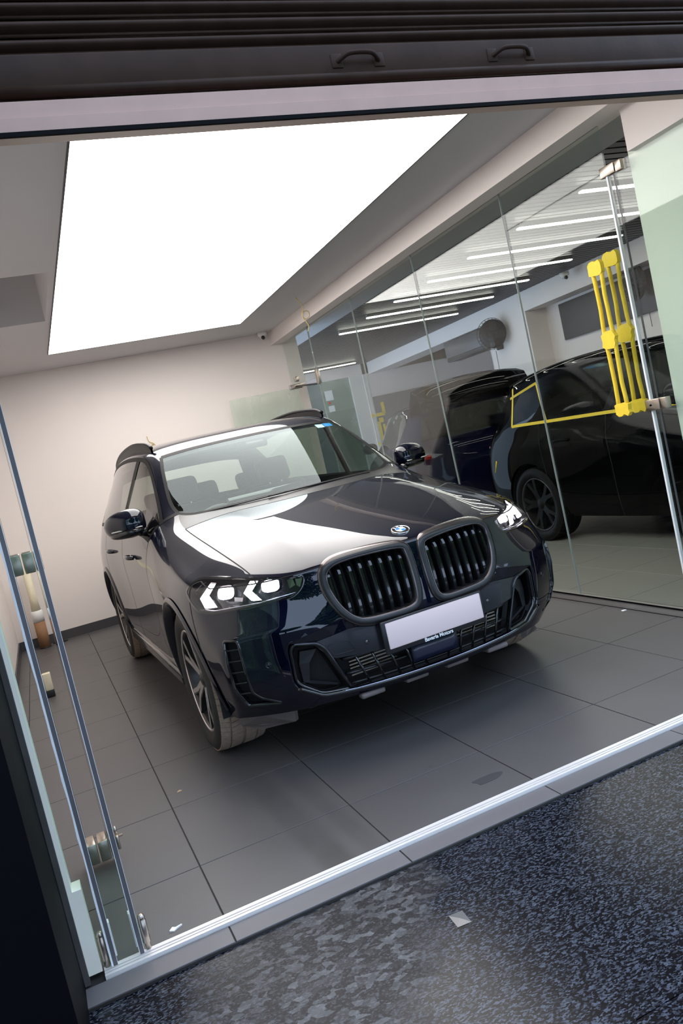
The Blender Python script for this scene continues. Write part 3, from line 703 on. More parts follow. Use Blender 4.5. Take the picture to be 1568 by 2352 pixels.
# ------------------------------------------------------------------ wheels
WH = {}
dwheel_m = mat('black_wheel', (.006,.006,.006), .6, spec=.15)
def wheel_meshes():
    R_, rw, hw = .377, .272, .132
    t = MB(); n = 96
    side = [(rw-.004, -hw+.030), (rw+.006, -hw+.012), (.315, -hw-.004), (.345, -hw+.002), (.366, -hw+.016)]
    prof = side+[(r, -h) for r, h in side[::-1]]
    t.lathe(prof[:5], n, 'y'); t.lathe(prof[5:], n, 'y')
    WH['tyre'] = t.mesh('tyre'); WH['tyre'].materials.append(rub_m)
    tr_ = MB(); ribs = [(-.117, -.072), (-.064, -.008), (.008, .064), (.072, .117)]; N = 72
    tr_.lathe([(.366, -.116), (.369, -.10), (.369, .10), (.366, .116)], 72, 'y')
    for q, (y0, y1) in enumerate(ribs):
        sh_ = (.35, -.25, .25, -.35)[q]
        for k in range(N):
            a0 = 2*PI*(k+.08)/N; a1 = 2*PI*(k+.92)/N; v = []
            for y in (y0, y1):
                da = sh_*2*PI/N*(1 if y == y1 else 0); rr = R_-.0 if abs(y) < .1 else R_-.007
                for a_ in (a0, a1):
                    for r in (.364, rr): v.append((r*math.cos(a_+da), y, r*math.sin(a_+da)))
            tr_.add(v, [(1,3,7,5),(0,1,5,4),(2,6,7,3),(0,2,3,1),(4,5,7,6)])
    WH['tread'] = tr_.mesh('tread'); WH['tread'].materials.append(tread_m)
    b = MB(); b.lathe([(rw, .112), (rw-.004, .118), (rw-.012, .116), (rw-.018, .100), (.235, .02), (.232, -.10), (rw, -.118)], 64, 'y'); WH['rim'] = b.mesh('rim'); WH['rim'].materials.append(dalloy_m)
    b = MB(); b.lathe([(rw+.001, .1145), (rw-.002, .1195), (rw-.009, .1195), (rw-.013, .115)], 64, 'y'); WH['rim_lip'] = b.mesh('rim_lip'); WH['rim_lip'].materials.append(alloy_m)
    def spoke(w0, w1, y0, y1, th, half=.15):
        m_ = MB()
        for sg in (-1, 1):
            v = []
            for r, a, w, y in ((.040, sg*.16, w0, y0), (.150, sg*half*.9, w0*.8, (y0+y1)/2+.004), (.262, sg*half*1.55, w1, y1)):
                c = Vector((math.cos(PI/2+a), 0, math.sin(PI/2+a))); x = Vector((-c.z, 0, c.x))
                for sx in (-1, 1):
                    for dy in (0, -th): v.append(c*r+x*sx*w/2+Vector((0, y+dy, 0)))
            f = []
            for i in range(2):
                o = i*4; f += [(o, o+2, o+6, o+4), (o+1, o+5, o+7, o+3), (o, o+4, o+5, o+1), (o+2, o+3, o+7, o+6)]
            m_.add(v, f+[(0, 1, 3, 2), (8, 10, 11, 9)])
        return m_
    WH['spoke'] = spoke(.050, .040, .088, .112, .045).mesh('spoke'); WH['spoke'].materials.append(dalloy_m)
    WH['spoke_face'] = spoke(.030, .024, .0895, .1135, .003).mesh('spoke_face'); WH['spoke_face'].materials.append(alloy_m)
    b = MB(); b.lathe([(0, .098), (.030, .097), (.034, .092), (.070, .088), (.075, .05)], 32, 'y'); WH['hub'] = b.mesh('hub'); WH['hub'].materials.append(dalloy_m)
    b = MB(); b.lathe([(.06, -.005), (.185, -.005), (.185, -.035), (.06, -.035)], 48, 'y', closed=True); WH['brake_disc'] = b.mesh('brake_disc'); WH['brake_disc'].materials.append(disc_m)
    b = MB(); b.bbox(.10, .20, -.05, .02, -.09, .09, .012); WH['brake_caliper'] = b.mesh('brake_caliper'); WH['brake_caliper'].materials.append(mat('caliper_blue', (.02,.05,.25), .35, coat=.5))
wheel_meshes()
def add_wheel(root, x, side, r=.377, turn=0., phase=0., trk=.833, dark=False):
    w = link('wheel', WH['rim'], None, root, (x, side*trk, r), (0, 0, (0 if side > 0 else PI)+turn)); s_ = r/.377; w.scale = (s_, 1, s_)
    for k in ('tyre', 'tread', 'rim_lip', 'hub', 'brake_disc', 'brake_caliper'):
        if not (dark and k in ('rim_lip', 'brake_disc', 'brake_caliper')):
            o = link(k, WH[k], None, w)
            if dark: o.material_slots[0].link = 'OBJECT'; o.material_slots[0].material = dwheel_m
    for k in range(5):
        for nm in (('spoke',) if dark else ('spoke', 'spoke_face')):
            o = link(nm, WH[nm], None, w, None, (0, phase+2*PI*k/5, 0))
            if dark: o.material_slots[0].link = 'OBJECT'; o.material_slots[0].material = dwheel_m
    return w
def wells(root, us, r=.435):
    for x in us:
        for s in (-1, 1):
            m_ = MB(); n = 24; v = []
            for k in range(n+1):
                a_ = PI*(-.08+1.16*k/n); v += [(x+r*math.cos(a_), s*.60, .375+r*math.sin(a_)), (x+r*math.cos(a_), s*.945, .375+r*math.sin(a_))]
            f = [(2*k, 2*k+1, 2*k+3, 2*k+2) for k in range(n)]
            v.append((x, s*.60, .375)); c = len(v)-1; f += [(2*k, 2*k+2, c) for k in range(n)]
            m_.add(v, f, True).build('wheel_well', void_m, root)

# ------------------------------------------------------------------ the navy SUV
car = tag(empty('car', (1.522, 4.111, 0), R(1.306)-PI/2), 'glossy dark navy SUV with black twin grille parked in the showroom', 'car')
sh = build_shell(4)
sh['bvh'] = BVHTree.FromPolygons([Vector(c) for c in sh['co']], sh['fa'].tolist())
sh0 = dict(co=sh['co'].copy(), no=sh['no'].copy(), fa=sh['fa'].copy(), pt=sh['pt'].copy())
KID = smooth_poly([(.030,.870),(.050,.902),(.10,.914),(.21,.920),(.32,.918),(.395,.905),(.438,.872),(.450,.820),(.442,.755),(.415,.685),(.370,.632),(.310,.606),(.20,.600),(.095,.602),(.048,.625),(.030,.680),(.026,.780)], 5)
HL = round_poly([(-.029,.872),(-.010,.822),(.034,.791),(.214,.779),(.428,.777),(.52,.793),(.576,.835),(.612,.882),(.585,.915),(.537,.932),(.385,.922),(.20,.900)], .03)
SLIT = round_poly([(.384,.662),(.316,.655),(.312,.510),(.306,.408),(.268,.372),(.185,.338),(.352,.344),(.383,.435),(.386,.549)], .012, 3)
_m = [(0,.588),(.285,.588),(.345,.603),(.392,.640),(.416,.657),(.660,.604),(.672,.575),(.674,.425),(.660,.395),(.578,.336),(.545,.326),(.42,.314),(.2,.308),(0,.306)]
MOUTH = round_poly(_m[1:-1]+[(-a, b) for a, b in _m[1:-1][::-1]], .015, 3)
HEX = round_poly([(.640,.590),(.655,.560),(.657,.430),(.642,.402),(.566,.346),(.540,.338),(.432,.330),(.515,.545),(.545,.572)], .016, 3)
kid, hl, slit, arch = {}, {}, {}, {}
for s in (1, -1):
    kid[s] = Open(sh, 0, KID, s).cut(.3)
    hl[s] = Open(sh, R(35), HL, s).cut(.3)
    slit[s] = Open(sh, R(35), SLIT, s).cut(.3)
mouth = Open(sh, 0, MOUTH, 1).cut(.3)
for s in (1, -1):
    for x in (0, -2.975): arch[(s, x)] = Open(sh, PI/2, arch_poly(x, .430), s).cut(.3)
CM = {'*': navy_m, 'windscreen': ws_m, 'rear_window': sg_m, 'front_window': sg_m, 'rear_side_window': sg_m, 'cowl': satin_m}
parts = finish_shell(sh, car, CM, {'fender','front_window','rear_side_window','front_door','rear_door','quarter_panel'})
fb = parts[('front_bumper', 0)]
ribbons(sh0, [('hood','fender'),('hood','front_bumper'),('fender','front_door'),('front_door','rear_door'),('rear_door','quarter_panel'),('fender','front_bumper'),('tailgate','quarter_panel'),('tailgate','rear_bumper'),('quarter_panel','rear_bumper'),('hood','cowl')], .006).build('panel_gaps', gap_m, car)
for sd_ in (1, -1):
    ribbons(sh0, [('front_window','roof_frame'),('rear_side_window','roof_frame'),('front_window','front_door'),('rear_side_window','rear_door'),('rear_side_window','quarter_panel'),('front_window','fender'),('fender','roof_frame')], .030, .0015, side=sd_).build('window_trim', seal2_m, car)
    ribbons(sh0, [('front_window','rear_side_window')], .10, .003, side=sd_).build('pillar_trim', seal2_m, car)
ribbons(sh0, [('windscreen','roof_frame'),('windscreen','cowl')], .022, .001).build('windscreen_seal', seal2_m, parts[('windscreen', 0)])
ribbons(sh0, [('windscreen','roof')], .04, .001).build('windscreen_band', seal2_m, parts[('windscreen', 0)])
# kidney grilles
for s in (1, -1):
    o = kid[s]
    g = o.ring([(-.026,-.050),(-.026,.002),(-.021,.013),(-.004,.016),(.008,.010),(.012,-.004)]).build('grille', satin_m, car)
    o.ring([(-.0265,-.004),(-.0272,.006),(-.0225,.0140),(-.0185,.0140)]).build('grille_lip', kid_m, g)
    o.ring([(.0060,.0118),(.0095,.0105),(.0130,.002),(.0130,-.004)]).build('grille_lip', kid_m, g)
    o.cutmesh(-.075).build('grille_backing', void_m, g)
    P = np.array(KID)
    for k in range(8):
        v = .072+k*.0480
        ws = []
        for i in range(len(P)):
            a, b = P[i], P[(i+1) % len(P)]
            if (a[0]-v)*(b[0]-v) < 0: ws.append(a[1]+(b[1]-a[1])*(v-a[0])/(b[0]-a[0]))
        w0, w1 = min(ws)+.020, max(ws)-.020; n = 12; vv = []
        prof = [(-.0145,-.062),(-.0135,-.022),(-.0060,-.012),(.0060,-.012),(.0135,-.022),(.0145,-.062)]
        for i in range(n+1):
            t = i/n; w = w0+(w1-w0)*t; d = o.hit(v, w, .86); bend = -.010*(abs(2*t-1)**4)-(.012 if t > .86 else 0)*min(1, (t-.86)/.06)
            for a, h in prof: vv.append(o.l*(v+a)+o.e*(d+h+bend)+np.array([0, 0, w]))
        m_ = len(prof); f = [(i*m_+j, (i+1)*m_+j, (i+1)*m_+j+1, i*m_+j+1) for i in range(n) for j in range(m_-1)]+[tuple(range(m_)), tuple(n*m_+j for j in range(m_))[::-1]]
        autosmooth(MB().add(vv, f, True).build('grille_slat', gloss_m, g), 40)
    for v, (w0, w1) in ((.10, (.63, .89)), (.25, (.63, .89)), (.39, (.68, .88))):
        MB().box(.760, .775, v*s-.004, v*s+.004, w0, w1).build('grille_support', satin_m, g)
cc = MB(); cc.bbox(.868, .888, -.020, .020, .60, .70, .006); cc.build('grille_bridge', gloss_m, car)
cc = MB(); cc.bbox(.876, .892, -.014, .014, .676, .704, .004); k_ = cc.build('front_camera', gun_m, car); MB().lathe([(.0, .006), (.006, .004), (.007, 0)], 12, 'x', M=Matrix.Translation((.890, 0, .690))).build('camera_lens', gloss_m, k_)
# headlights
for s in (1, -1):
    o = hl[s]
    h = o.cutmesh(-.075).build('headlight', lampb_m, car)
    o.ring([(0,.001),(-.004,-.075)]).build('housing_wall', lampb_m, h)
    o.ring([(.003,.001),(-.003,.0025),(-.009,.001)]).build('bezel', gloss_m, h)
    o.cutmesh(-.001).build('lens', lens_m, h)
    def slab(poly, d0, d1, nm, m_, par=h):
        vv = []; n = len(poly); c = np.mean(poly, 0)
        for d in (d0, d1): vv += [o.P(a, b, d) for a, b in poly]
        MB().add(vv, [tuple(range(n)), tuple(range(n, 2*n))[::-1]]+[(i, (i+1) % n, n+(i+1) % n, n+i) for i in range(n)]).build(nm, m_, par)
    for pl in ([(.466,.905),(.432,.900),(.470,.852),(.424,.797),(.492,.797),(.524,.845)], [(.243,.892),(.200,.886),(.240,.843),(.196,.797),(.243,.800),(.284,.841)]):
        c = np.mean(pl, 0); pl = [tuple(c+(np.array(p)-c)*.90) for p in pl]
        slab(pl, -.035, -.025, 'daytime_light', drl_m)
        slab([tuple(c+(np.array(p)-c)*1.10) for p in pl], -.05, -.036, 'light_guide', refl_m)
    for (tc, wc) in ((.380, .853), (.150, .853)):
        pl = [(tc+.040*max(-.92, min(.92, 1.04*math.cos(a))), wc+.027*max(-.92, min(.92, 1.04*math.sin(a)))) for a in [2*PI*i/20 for i in range(20)]]
        slab(pl, -.045, -.026, 'projector', beam_m)
        slab([(tc+(a-tc)*1.2, wc+(b-wc)*1.22) for a, b in pl], -.06, -.046, 'projector_ring', refl_m)
    for k in range(5):
        t = .548-.008*k; slab([(t+.0025, .877+.007*k), (t-.0015, .877+.007*k), (t-.034, .905+.001*k), (t-.030, .905+.001*k)][:4], -.03, -.026, 'light_fin', refl_m)
    for pl in ([(.064,.866),(.036,.864),(.030,.835),(.058,.825)], [(.026,.862),(-.006,.858),(.010,.822),(.024,.832)], [(.110,.800),(.075,.800),(.072,.808),(.108,.809)], [(.33,.812),(.29,.806),(.285,.822),(.33,.83)]):
        slab(pl, -.05, -.030, 'reflector', refl_m)
    q = [(.02,.806),(.20,.7905),(.43,.788),(.51,.801)]; mm = MB(); mm.tube([o.P(a, b, -.012) for a, b in q], .0035, 6); mm.build('chrome_strip', refl_m, h)
# air curtains at the bumper corners
for s in (1, -1):
    o = slit[s]; g = o.ring([(.008,.0005),(.004,.004),(-.003,.003),(-.006,-.045)]).build('air_curtain', gloss_m, car)
    o.cutmesh(-.045).build('duct_backing', void_m, g)
    for k in range(5):
        w = .620-.052*k; P_ = []
        for t in np.linspace(.316, .383, 5): P_.append(o.P(t, w-.004, -.012))
        MB().tube(P_, .0045, 6).build('duct_fin', satin_m, g)
    sn = Open(sh0 | {'bvh': sh['bvh']}, 0, [(0,0)]*3, s); c = sn.P(.753, .526, .0)
    b = MB(); b.lathe([(.0, .0025), (.0075, .0022), (.0085, .001), (.0105, .001), (.0112, .0025), (.0135, .0025), (.0145, 0)], 24, 'x', M=Matrix.Translation(c) @ Matrix.Rotation(s*R(27), 4, 'Z')); b.build('parking_sensor', navy_m, fb)
# lower mouth: recess, dark centre panel, intakes, bars, lip
ml = mouth.ring([(.004,.0005),(.0,.002),(-.005,-.002),(-.012,-.035)]).build('bumper_opening', navy_m, car)
mouth.cutmesh(-.115).build('opening_backing', void_m, ml)
def skin(v0, v1, top, bot, d, n=28, rows=3, th=.012):
    mb = MB(); vv = []; n1 = rows+1
    for side in (0, 1):
        for i in range(n+1):
            v = v0+(v1-v0)*i/n; a, b = bot(v), top(v)
            for j in range(n1):
                w = a+(b-a)*j/rows; dd = d(v, w) if callable(d) else d
                vv.append(mouth.P(v, w, dd-side*th, .85))
    f = []; N = (n+1)*n1
    for i in range(n):
        for j in range(rows):
            q = i*n1+j; f += [(q, q+n1, q+n1+1, q+1), (N+q, N+q+1, N+q+n1+1, N+q+n1)]
    for i in range(n): f += [(i*n1, N+i*n1, N+(i+1)*n1, (i+1)*n1), (i*n1+rows, (i+1)*n1+rows, N+(i+1)*n1+rows, N+i*n1+rows)]
    for i in (0, n):
        for j in range(rows): f.append((i*n1+j, i*n1+j+1, N+i*n1+j+1, N+i*n1+j))
    return mb.add(vv, f, True)
def lerp(v, *kn):
    v = abs(v); return float(np.interp(v, [k[0] for k in kn], [k[1] for k in kn]))
p_top = lambda v: lerp(v, (0,.588),(.30,.590),(.38,.600),(.545,.578))
p_bot = lambda v: lerp(v, (0,.466),(.30,.470),(.49,.487),(.545,.560))
cp = autosmooth(skin(-.545, .545, p_top, p_bot, lambda v, w: -.016-.012*max(0, abs(v)-.25), 44, 3).build('bumper_panel', gun_m, car), 40)
for s in (1, -1):
    mb = MB(); A_ = [(.33,.600),(.385,.634),(.416,.655),(.50,.637),(.58,.620),(.660,.602)]; B_ = [(.33,.596),(.365,.600),(.40,.598),(.46,.592),(.52,.583),(.560,.578)]
    vv = []
    for (a, b), (c, d) in zip(A_, B_):
        vv += [mouth.P(a*s, b, -.002), mouth.P(c*s, d, -.019)]
    mb.add(vv, [(2*i, 2*i+1, 2*i+3, 2*i+2) for i in range(5)], False).build('bumper_ledge', navy_m, car)
    # tow cover and radar dot in the panel
    if s < 0:
        pl = round_poly([(.500,.552),(.405,.552),(.382,.500),(.478,.500)], .015, 4)
        mb = MB(); vv = [mouth.P(-a, b, -.0145-.012*max(0, a-.25)) for a, b in pl]; nn = len(pl)
        mb.tube(vv, .0016, 6, closed=True); mb.build('tow_cover', satin_m, cp)
    c = mouth.P(s*.325, .520, -.0155); MB().lathe([(0,.002),(.008,.0015),(.010,-.002)], 16, 'x', M=Matrix.Translation(c)).build('radar_dot', kid_m, cp)
    # side intake
    hx = Open(sh0 | {'bvh': sh['bvh']}, 0, HEX, s)
    g = hx.ring([(.010,-.030),(.008,-.012),(.003,-.008),(-.002,-.009),(-.012,-.022),(-.016,-.070)]).build('side_intake', gloss_m, car)
    hx.ring([(.0085,-.0115),(.0060,-.0085),(.0035,-.0075)]).build('intake_edge', navy_m, g)
    mb = MB(); vv = [hx.P(a, b, -.095) for a, b in HEX]; mb.add(vv, [tuple(range(len(vv)))]).build('intake_backing', void_m, g)
    for pl in ([(.605,.545),(.535,.540),(.575,.485),(.590,.395),(.615,.40),(.618,.49)], [(.595,.392),(.475,.352),(.470,.362),(.585,.405)]):
        mb = MB(); n = len(pl); vv = [hx.P(a, b, -.060) for a, b in pl]+[hx.P(a, b, -.085) for a, b in pl]
        mb.add(vv, [tuple(range(n)), tuple(range(n, 2*n))[::-1]]+[(i, (i+1) % n, n+(i+1) % n, n+i) for i in range(n)]).build('intake_vane', satin_m, g)
lg = skin(-.44, .44, lambda v: .476, lambda v: .462, -.030, 30, 1, .05).build('lower_grille', satin_m, car)
skin(-.43, .43, lambda v: .398, lambda v: .388, -.045, 30, 1, .03).build('grille_rail', satin_m, lg)
skin(-.42, .42, lambda v: .352, lambda v: .346, -.028, 30, 1, .03).build('grille_rail', satin_m, lg)
for s in (1, -1):
    for va, vb in ((.10,.055),(.155,.125),(.235,.195),(.31,.27),(.385,.34)):
        mb = MB(); mb.tube([mouth.P(s*va, .468, -.030), mouth.P(s*(va+vb)/2, .40, -.030), mouth.P(s*vb, .330, -.024)], .0065, 6); mb.build('grille_bar', gloss_m, lg)
    for k in range(6):
        w = .452-.016*k; MB().box(.775, .783, min(s*.16, s*.40), max(s*.16, s*.40), w-.003, w+.003).build('radiator_fin', fin_m, lg)
rd = skin(-.125, .115, lambda v: .448, lambda v: .360, -.020, 8, 2, .04).build('radar_sensor', mat('radar_cover', (.018,.022,.05), .3, coat=.5), car)
lip_pts = [mouth.P(v, lerp(v, (0,.318),(.42,.324),(.56,.336),(.65,.392)), .004) for v in np.linspace(-.66, .66, 60)]
MB().tube(lip_pts, .010, 8).build('lower_lip', gloss_m, car)
MB().tube([p+np.array([.006, 0, .008]) for p in lip_pts[8:-8]], .0028, 6).build('lip_highlight_strip', mat('polished_strip', (.45,.47,.6), .15, metal=1.), car)
for v in (-.34, -.11, .11, .34):
    m_ = MB(); m_.bbox(.800, .850, v-.060, v+.060, .268, .294, .01); m_.build('skid_tab', skid_m, car)
MB().bbox(.40, .66, -.50, .50, .262, .285, .008).build('underguard', dplas_m, car)
for s in (1, -1):
    m_ = MB(); vv = []
    for x, y, w in ((.64,.66,.262),(.55,.80,.262),(.42,.875,.262),(.40,.865,.198),(.52,.80,.190),(.62,.66,.205)): vv += [(x, s*y, w)]
    vv += [(a-.02, b-s*.02, c) for a, b, c in vv]; n = 6
    m_.add(vv, [tuple(range(6)), tuple(range(6, 12))[::-1]]+[(i, (i+1) % 6, 6+(i+1) % 6, 6+i) for i in range(6)]).build('wheel_deflector', skid_m, car)
# number plate
PX = .922
np_ = MB().bbox(PX-.004, PX+.008, -.272, .262, .447, .598, .006).build('number_plate', satin_m, car)
MB().bbox(PX+.006, PX+.0105, -.251, .249, .470, .588, .004).build('blank_face', plate_m, np_)
tm = text_mesh('Bavaria Motors', .0245, 'plate_text', bold=.0006); tm.materials.append(mat('white_print', (.9,.9,.9), .5))
link('dealer_lettering', tm, None, np_, (PX+.0085, .0, .4585), (PI/2, 0, PI/2))
MB().box(.87, PX, -.10, .10, .48, .58).build('plate_bracket', satin_m, np_)
# roundel on the hood
hit = sh['bvh'].ray_cast(Vector((.779, 0, 2)), Vector((0, 0, -1))); nrm = Vector(hit[1])
rd_m = Matrix.Translation(Vector(hit[0])+nrm*.001) @ nrm.to_track_quat('Z', 'Y').to_matrix().to_4x4()
zr = rd_m.to_3x3() @ Vector((0, 0, 1)); xa = Vector((0, 1, 0)); ya = zr.cross(xa).normalized(); xa = ya.cross(zr).normalized()
rd_m = Matrix((xa, ya, zr)).transposed().to_4x4(); rd_m.translation = Vector(hit[0])+nrm*.001     # local x = car left as seen from the front, y = up the hood
emb = MB().lathe([(0, .003), (.0400, .003), (.0405, .0045), (.0425, .0045), (.0435, .003), (.0435, -.004)], 40, M=rd_m).build('emblem', mat('emblem_silver', (.75,.75,.77), .2, metal=1.), car)
MB().lathe([(.0235, .0036), (.0395, .0036)], 40, M=rd_m).build('emblem_ring', mat('emblem_black', (.008,.008,.01), .15, coat=1.), emb)
MB().lathe([(.0225, .0034), (.0225, .0042), (.0245, .0042), (.0245, .0034)], 40, M=rd_m).build('emblem_inner_ring', MATS['emblem_silver'], emb)
for k in range(4):
    v = [(0, 0, .0038)]+[(.0225*math.cos(PI/2*(k+i/8)), .0225*math.sin(PI/2*(k+i/8)), .0038) for i in range(9)]
    MB().add([rd_m @ Vector(p) for p in v], [(0, i, i+1) for i in range(1, 9)]).build('emblem_quarter', mat('emblem_blue', (.02,.20,.62), .25) if k % 2 else mat('emblem_white', (.85,.86,.88), .25), emb)
for ch, an in (('B', 38), ('M', 0), ('W', -38)):
    tm = text_mesh(ch, .0165, 'emblem_letter', .0004, .0003); tm.materials.append(MATS['emblem_white'])
    M_ = rd_m @ Matrix.Rotation(R(an), 4, 'Z') @ Matrix.Translation((0, .0315, .0042)); lo = link('emblem_letter', tm, None, emb); lo.matrix_local = M_
# arches, wells, wheels
for (s, x), o in arch.items():
    pl = [p for p in arch_poly(x, .430)][1:-1]; pl = [(a, b) for a, b in pl if b > .36]
    ext = [(pl[0][0], .31)]+pl+[(pl[-1][0], .31)]
    o.ring([(-.012,-.05),(-.008,.006),(.004,.012),(.020,.010),(.030,.001)], ext, closed=False).build('arch_lip', gloss_m if False else navy_m, car)
wells(car, (0, -2.975))
for x in (0, -2.975):
    for s in (1, -1): add_wheel(car, x, s, phase=R(12 if x else -16))
ub = MB(); ub.box(-3.85, .62, -.58, .58, .24, .30); ub.box(-2.52, -.45, -.90, .90, .25, .31); ub.build('underbody', void_m, car)
for s in (1, -1):
    MB().bbox(-2.50, -.47, min(s*.90, s*.955), max(s*.90, s*.955), .255, .335, .015).build('side_sill', gloss_m, car)
# door mirrors
def ellip(loc, rx, ry, rz, p=2.6, n=20, m=12, cutx=None):
    v = []; f = []
    sg = lambda c, e: math.copysign(abs(c)**(2/e), c)
    for i in range(m+1):
        a = -PI/2+PI*i/m
        for k in range(n):
            b = 2*PI*k/n; x, y, z = rx*sg(math.cos(a), p)*sg(math.cos(b), p), ry*sg(math.cos(a), p)*sg(math.sin(b), p), rz*sg(math.sin(a), p)
            if cutx is not None: x = max(x, cutx)
            v.append((loc[0]+x, loc[1]+y, loc[2]+z))
    for i in range(m):
        for k in range(n): f.append((i*n+k, i*n+(k+1) % n, (i+1)*n+(k+1) % n, (i+1)*n+k))
    return MB().add(v, f, True)
for s in (1, -1):
    mr = ellip((-.86, s*1.005, 1.222), .105, .122, .088, 2.5, 28, 16, -.07); M_ = []
    mr.v = [(x+.0-.22*(abs(y)-.95)-.0*(z), y, z+.10*(abs(y)-1.0)*(-1 if z > 1.222 else .6)) for x, y, z in mr.v]
    mo = mr.build('door_mirror', navy_m, car)
    lo = ellip((-.855, s*1.0, 1.172), .098, .108, .036, 2.5, 28, 10, -.072); lo.v = [(x-.22*(abs(y)-.95), y, z) for x, y, z in lo.v]; lo.build('mirror_base', gloss_m, mo)
    MB().tube([(-.80, s*.895, 1.150), (-.83, s*.95, 1.165), (-.85, s*.985, 1.185)], [.028, .024, .024], 10).build('mirror_arm', gloss_m, mo)
    MB().tube([(-.765-.22*(t-.95), s*t, 1.192) for t in np.linspace(.92, 1.10, 8)], .004, 6).build('indicator_strip', mat('indicator', (.55,.53,.50), .2), mo)
    MB().add([(-.926-.22*(.90-.95), s*.905, 1.16), (-.926-.22*(1.11-.95), s*1.10, 1.17), (-.926-.22*(1.11-.95), s*1.095, 1.27), (-.926-.22*(.90-.95), s*.905, 1.285)], [(0,1,2,3)]).build('mirror_glass', refl_m, mo)
    for nm, x0, x1 in (('front_door', -1.40, -1.20), ('rear_door', -2.50, -2.30)):
        hd = MB(); y = .972; hd.tube(curve_pts([(x0, s*(y-.01), .985), (x0+.03, s*(y+.022), .99), (x1-.03, s*(y+.022), .99), (x1, s*(y-.01), .985)], 5), .013, 8); hd.build('door_handle', navy_m, parts[(nm, s)])
    # roof rail
    rp = [(-1.40, s*.644, 1.668), (-1.58, s*.650, 1.708), (-2.1, s*.658, 1.746), (-2.8, s*.648, 1.736), (-3.3, s*.632, 1.694), (-3.50, s*.620, 1.650)]
    rr = MB(); cp_ = curve_pts(rp, 8); rr.tube(cp_, .013, 8); vv = []
    for p in cp_: vv += [(p[0], p[1]-.007*s, p[2]), (p[0], p[1]-.007*s, p[2]-.055), (p[0], p[1]+.007*s, p[2]), (p[0], p[1]+.007*s, p[2]-.060)]
    rr.add(vv, [(4*i+a, 4*i+4+a, 4*i+5+a, 4*i+1+a) for i in range(len(cp_)-1) for a in (0, 2)], True); rr.build('roof_rail', rail_m, car)
    # belt trim at mirror foot
    MB().add([(-.70, s*.832, 1.168), (-.93, s*.910, 1.140), (-.93, s*.842, 1.290), (-.70, s*.828, 1.176)], [(0,1,2,3)]).build('mirror_sail', gloss_m, car)
# wipers
for pts in ([(-.50,.50,1.190),(-.43,.15,1.200),(-.41,-.22,1.200)], [(-.41,-.10,1.200),(-.46,-.38,1.196),(-.60,-.64,1.190)]):
    MB().tube(curve_pts(pts, 6), .005, 6).build('wiper', satin_m, car)
# interior
inn = MB()
def seat(x, y, w=.50):
    st = MB().bbox(-.26, .26, -w/2, w/2, .48, .64, .05, M=Matrix.Translation((x, y, 0))).build('seat', leather_m, car)
    Mb = Matrix.Translation((x-.24, y, .62)) @ Matrix.Rotation(R(-16), 4, 'Y')
    MB().bbox(-.07, .07, -w/2+.01, w/2-.01, 0, .62, .05, M=Mb).build('backrest', leather_m, st)
    MB().bbox(-.045, .055, -.135, .135, .64, .84, .04, M=Mb).build('headrest', leather_m, st)
    for q in (-.05, .05): MB().cyl(Mb @ Vector((0, q, .58)), Mb @ Vector((0, q, .70)), .008, 8).build('headrest_post', refl_m, st)
for y in (.38, -.38): seat(-1.62, y)
rb = MB().bbox(-2.78, -2.25, -.66, .66, .50, .66, .05).build('rear_bench', leather_m, car)
MB().bbox(-.07, .07, -.66, .66, 0, .60, .05, M=Matrix.Translation((-2.72, 0, .62)) @ Matrix.Rotation(R(-18), 4, 'Y')).build('backrest', leather_m, rb)
for y in (-.42, 0, .42): MB().bbox(-.04, .05, -.12, .12, .61, .77, .04, M=Matrix.Translation((-2.72, y, .62)) @ Matrix.Rotation(R(-18), 4, 'Y')).build('headrest', leather_m, rb)
db = MB(); db.bbox(-1.05, -.55, -.70, .70, .80, 1.10, .06); db.build('dashboard', mat('dashboard_black', (.020,.020,.021), .6), car)
MB().bbox(-.035, .0, -.12, .42, 0, .14, .01, M=Matrix.Translation((-.95, -.20, 1.09)) @ Matrix.Rotation(R(-12), 4, 'Y')).build('dashboard_screen', gloss_m, car)
sw = MB(); M_ = Matrix.Translation((-1.10, -.38, 1.02)) @ Matrix.Rotation(R(-66), 4, 'Y')
sw.tube([M_ @ Vector((.185*math.cos(a), .185*math.sin(a), 0)) for a in [2*PI*i/32 for i in range(32)]], .016, 8, closed=True); swo = sw.build('steering_wheel', leather_m, car)
MB().bbox(-.06, .06, -.075, .075, -.02, .02, .02, M=M_).build('steering_hub', leather_m, swo)
for a in (0, PI, -PI/2): MB().cyl(M_ @ Vector((.05*math.cos(a), .05*math.sin(a), 0)), M_ @ Vector((.18*math.cos(a), .18*math.sin(a), 0)), .014, 8).build('steering_spoke', leather_m, swo)
MB().bbox(-.93, -.89, -.115, .115, -.032, .032, .018, M=Matrix.Translation((-.30, 0, 1.545))).build('rear_view_mirror', satin_m, car)
MB().bbox(-.06, .10, -.07, .07, -.025, .02, .015, M=Matrix.Translation((-1.21, 0, 1.575)) @ Matrix.Rotation(R(24), 4, 'Y')).build('sensor_housing', satin_m, car)
k = sh0['pt'] == PI_['roof']; u, inv = np.unique(sh0['fa'][k], return_inverse=True)
MB().add(sh0['co'][u]-np.array([0, 0, .03]), inv.reshape(-1, 4).tolist(), True).build('headliner', liner_m, car)
inn.box(-3.6, -.5, -.86, .86, .33, .42); inn.box(-.75, -.68, -.80, .80, .33, 1.12); inn.box(-3.75, -2.95, -.62, .62, .42, .86); inn.build('cabin_floor', plas_m, car)
for s in (1, -1): MB().box(-2.8, -.75, min(s*.84, s*.87), max(s*.84, s*.87), .40, 1.12).build('door_lining', plas_m, car)
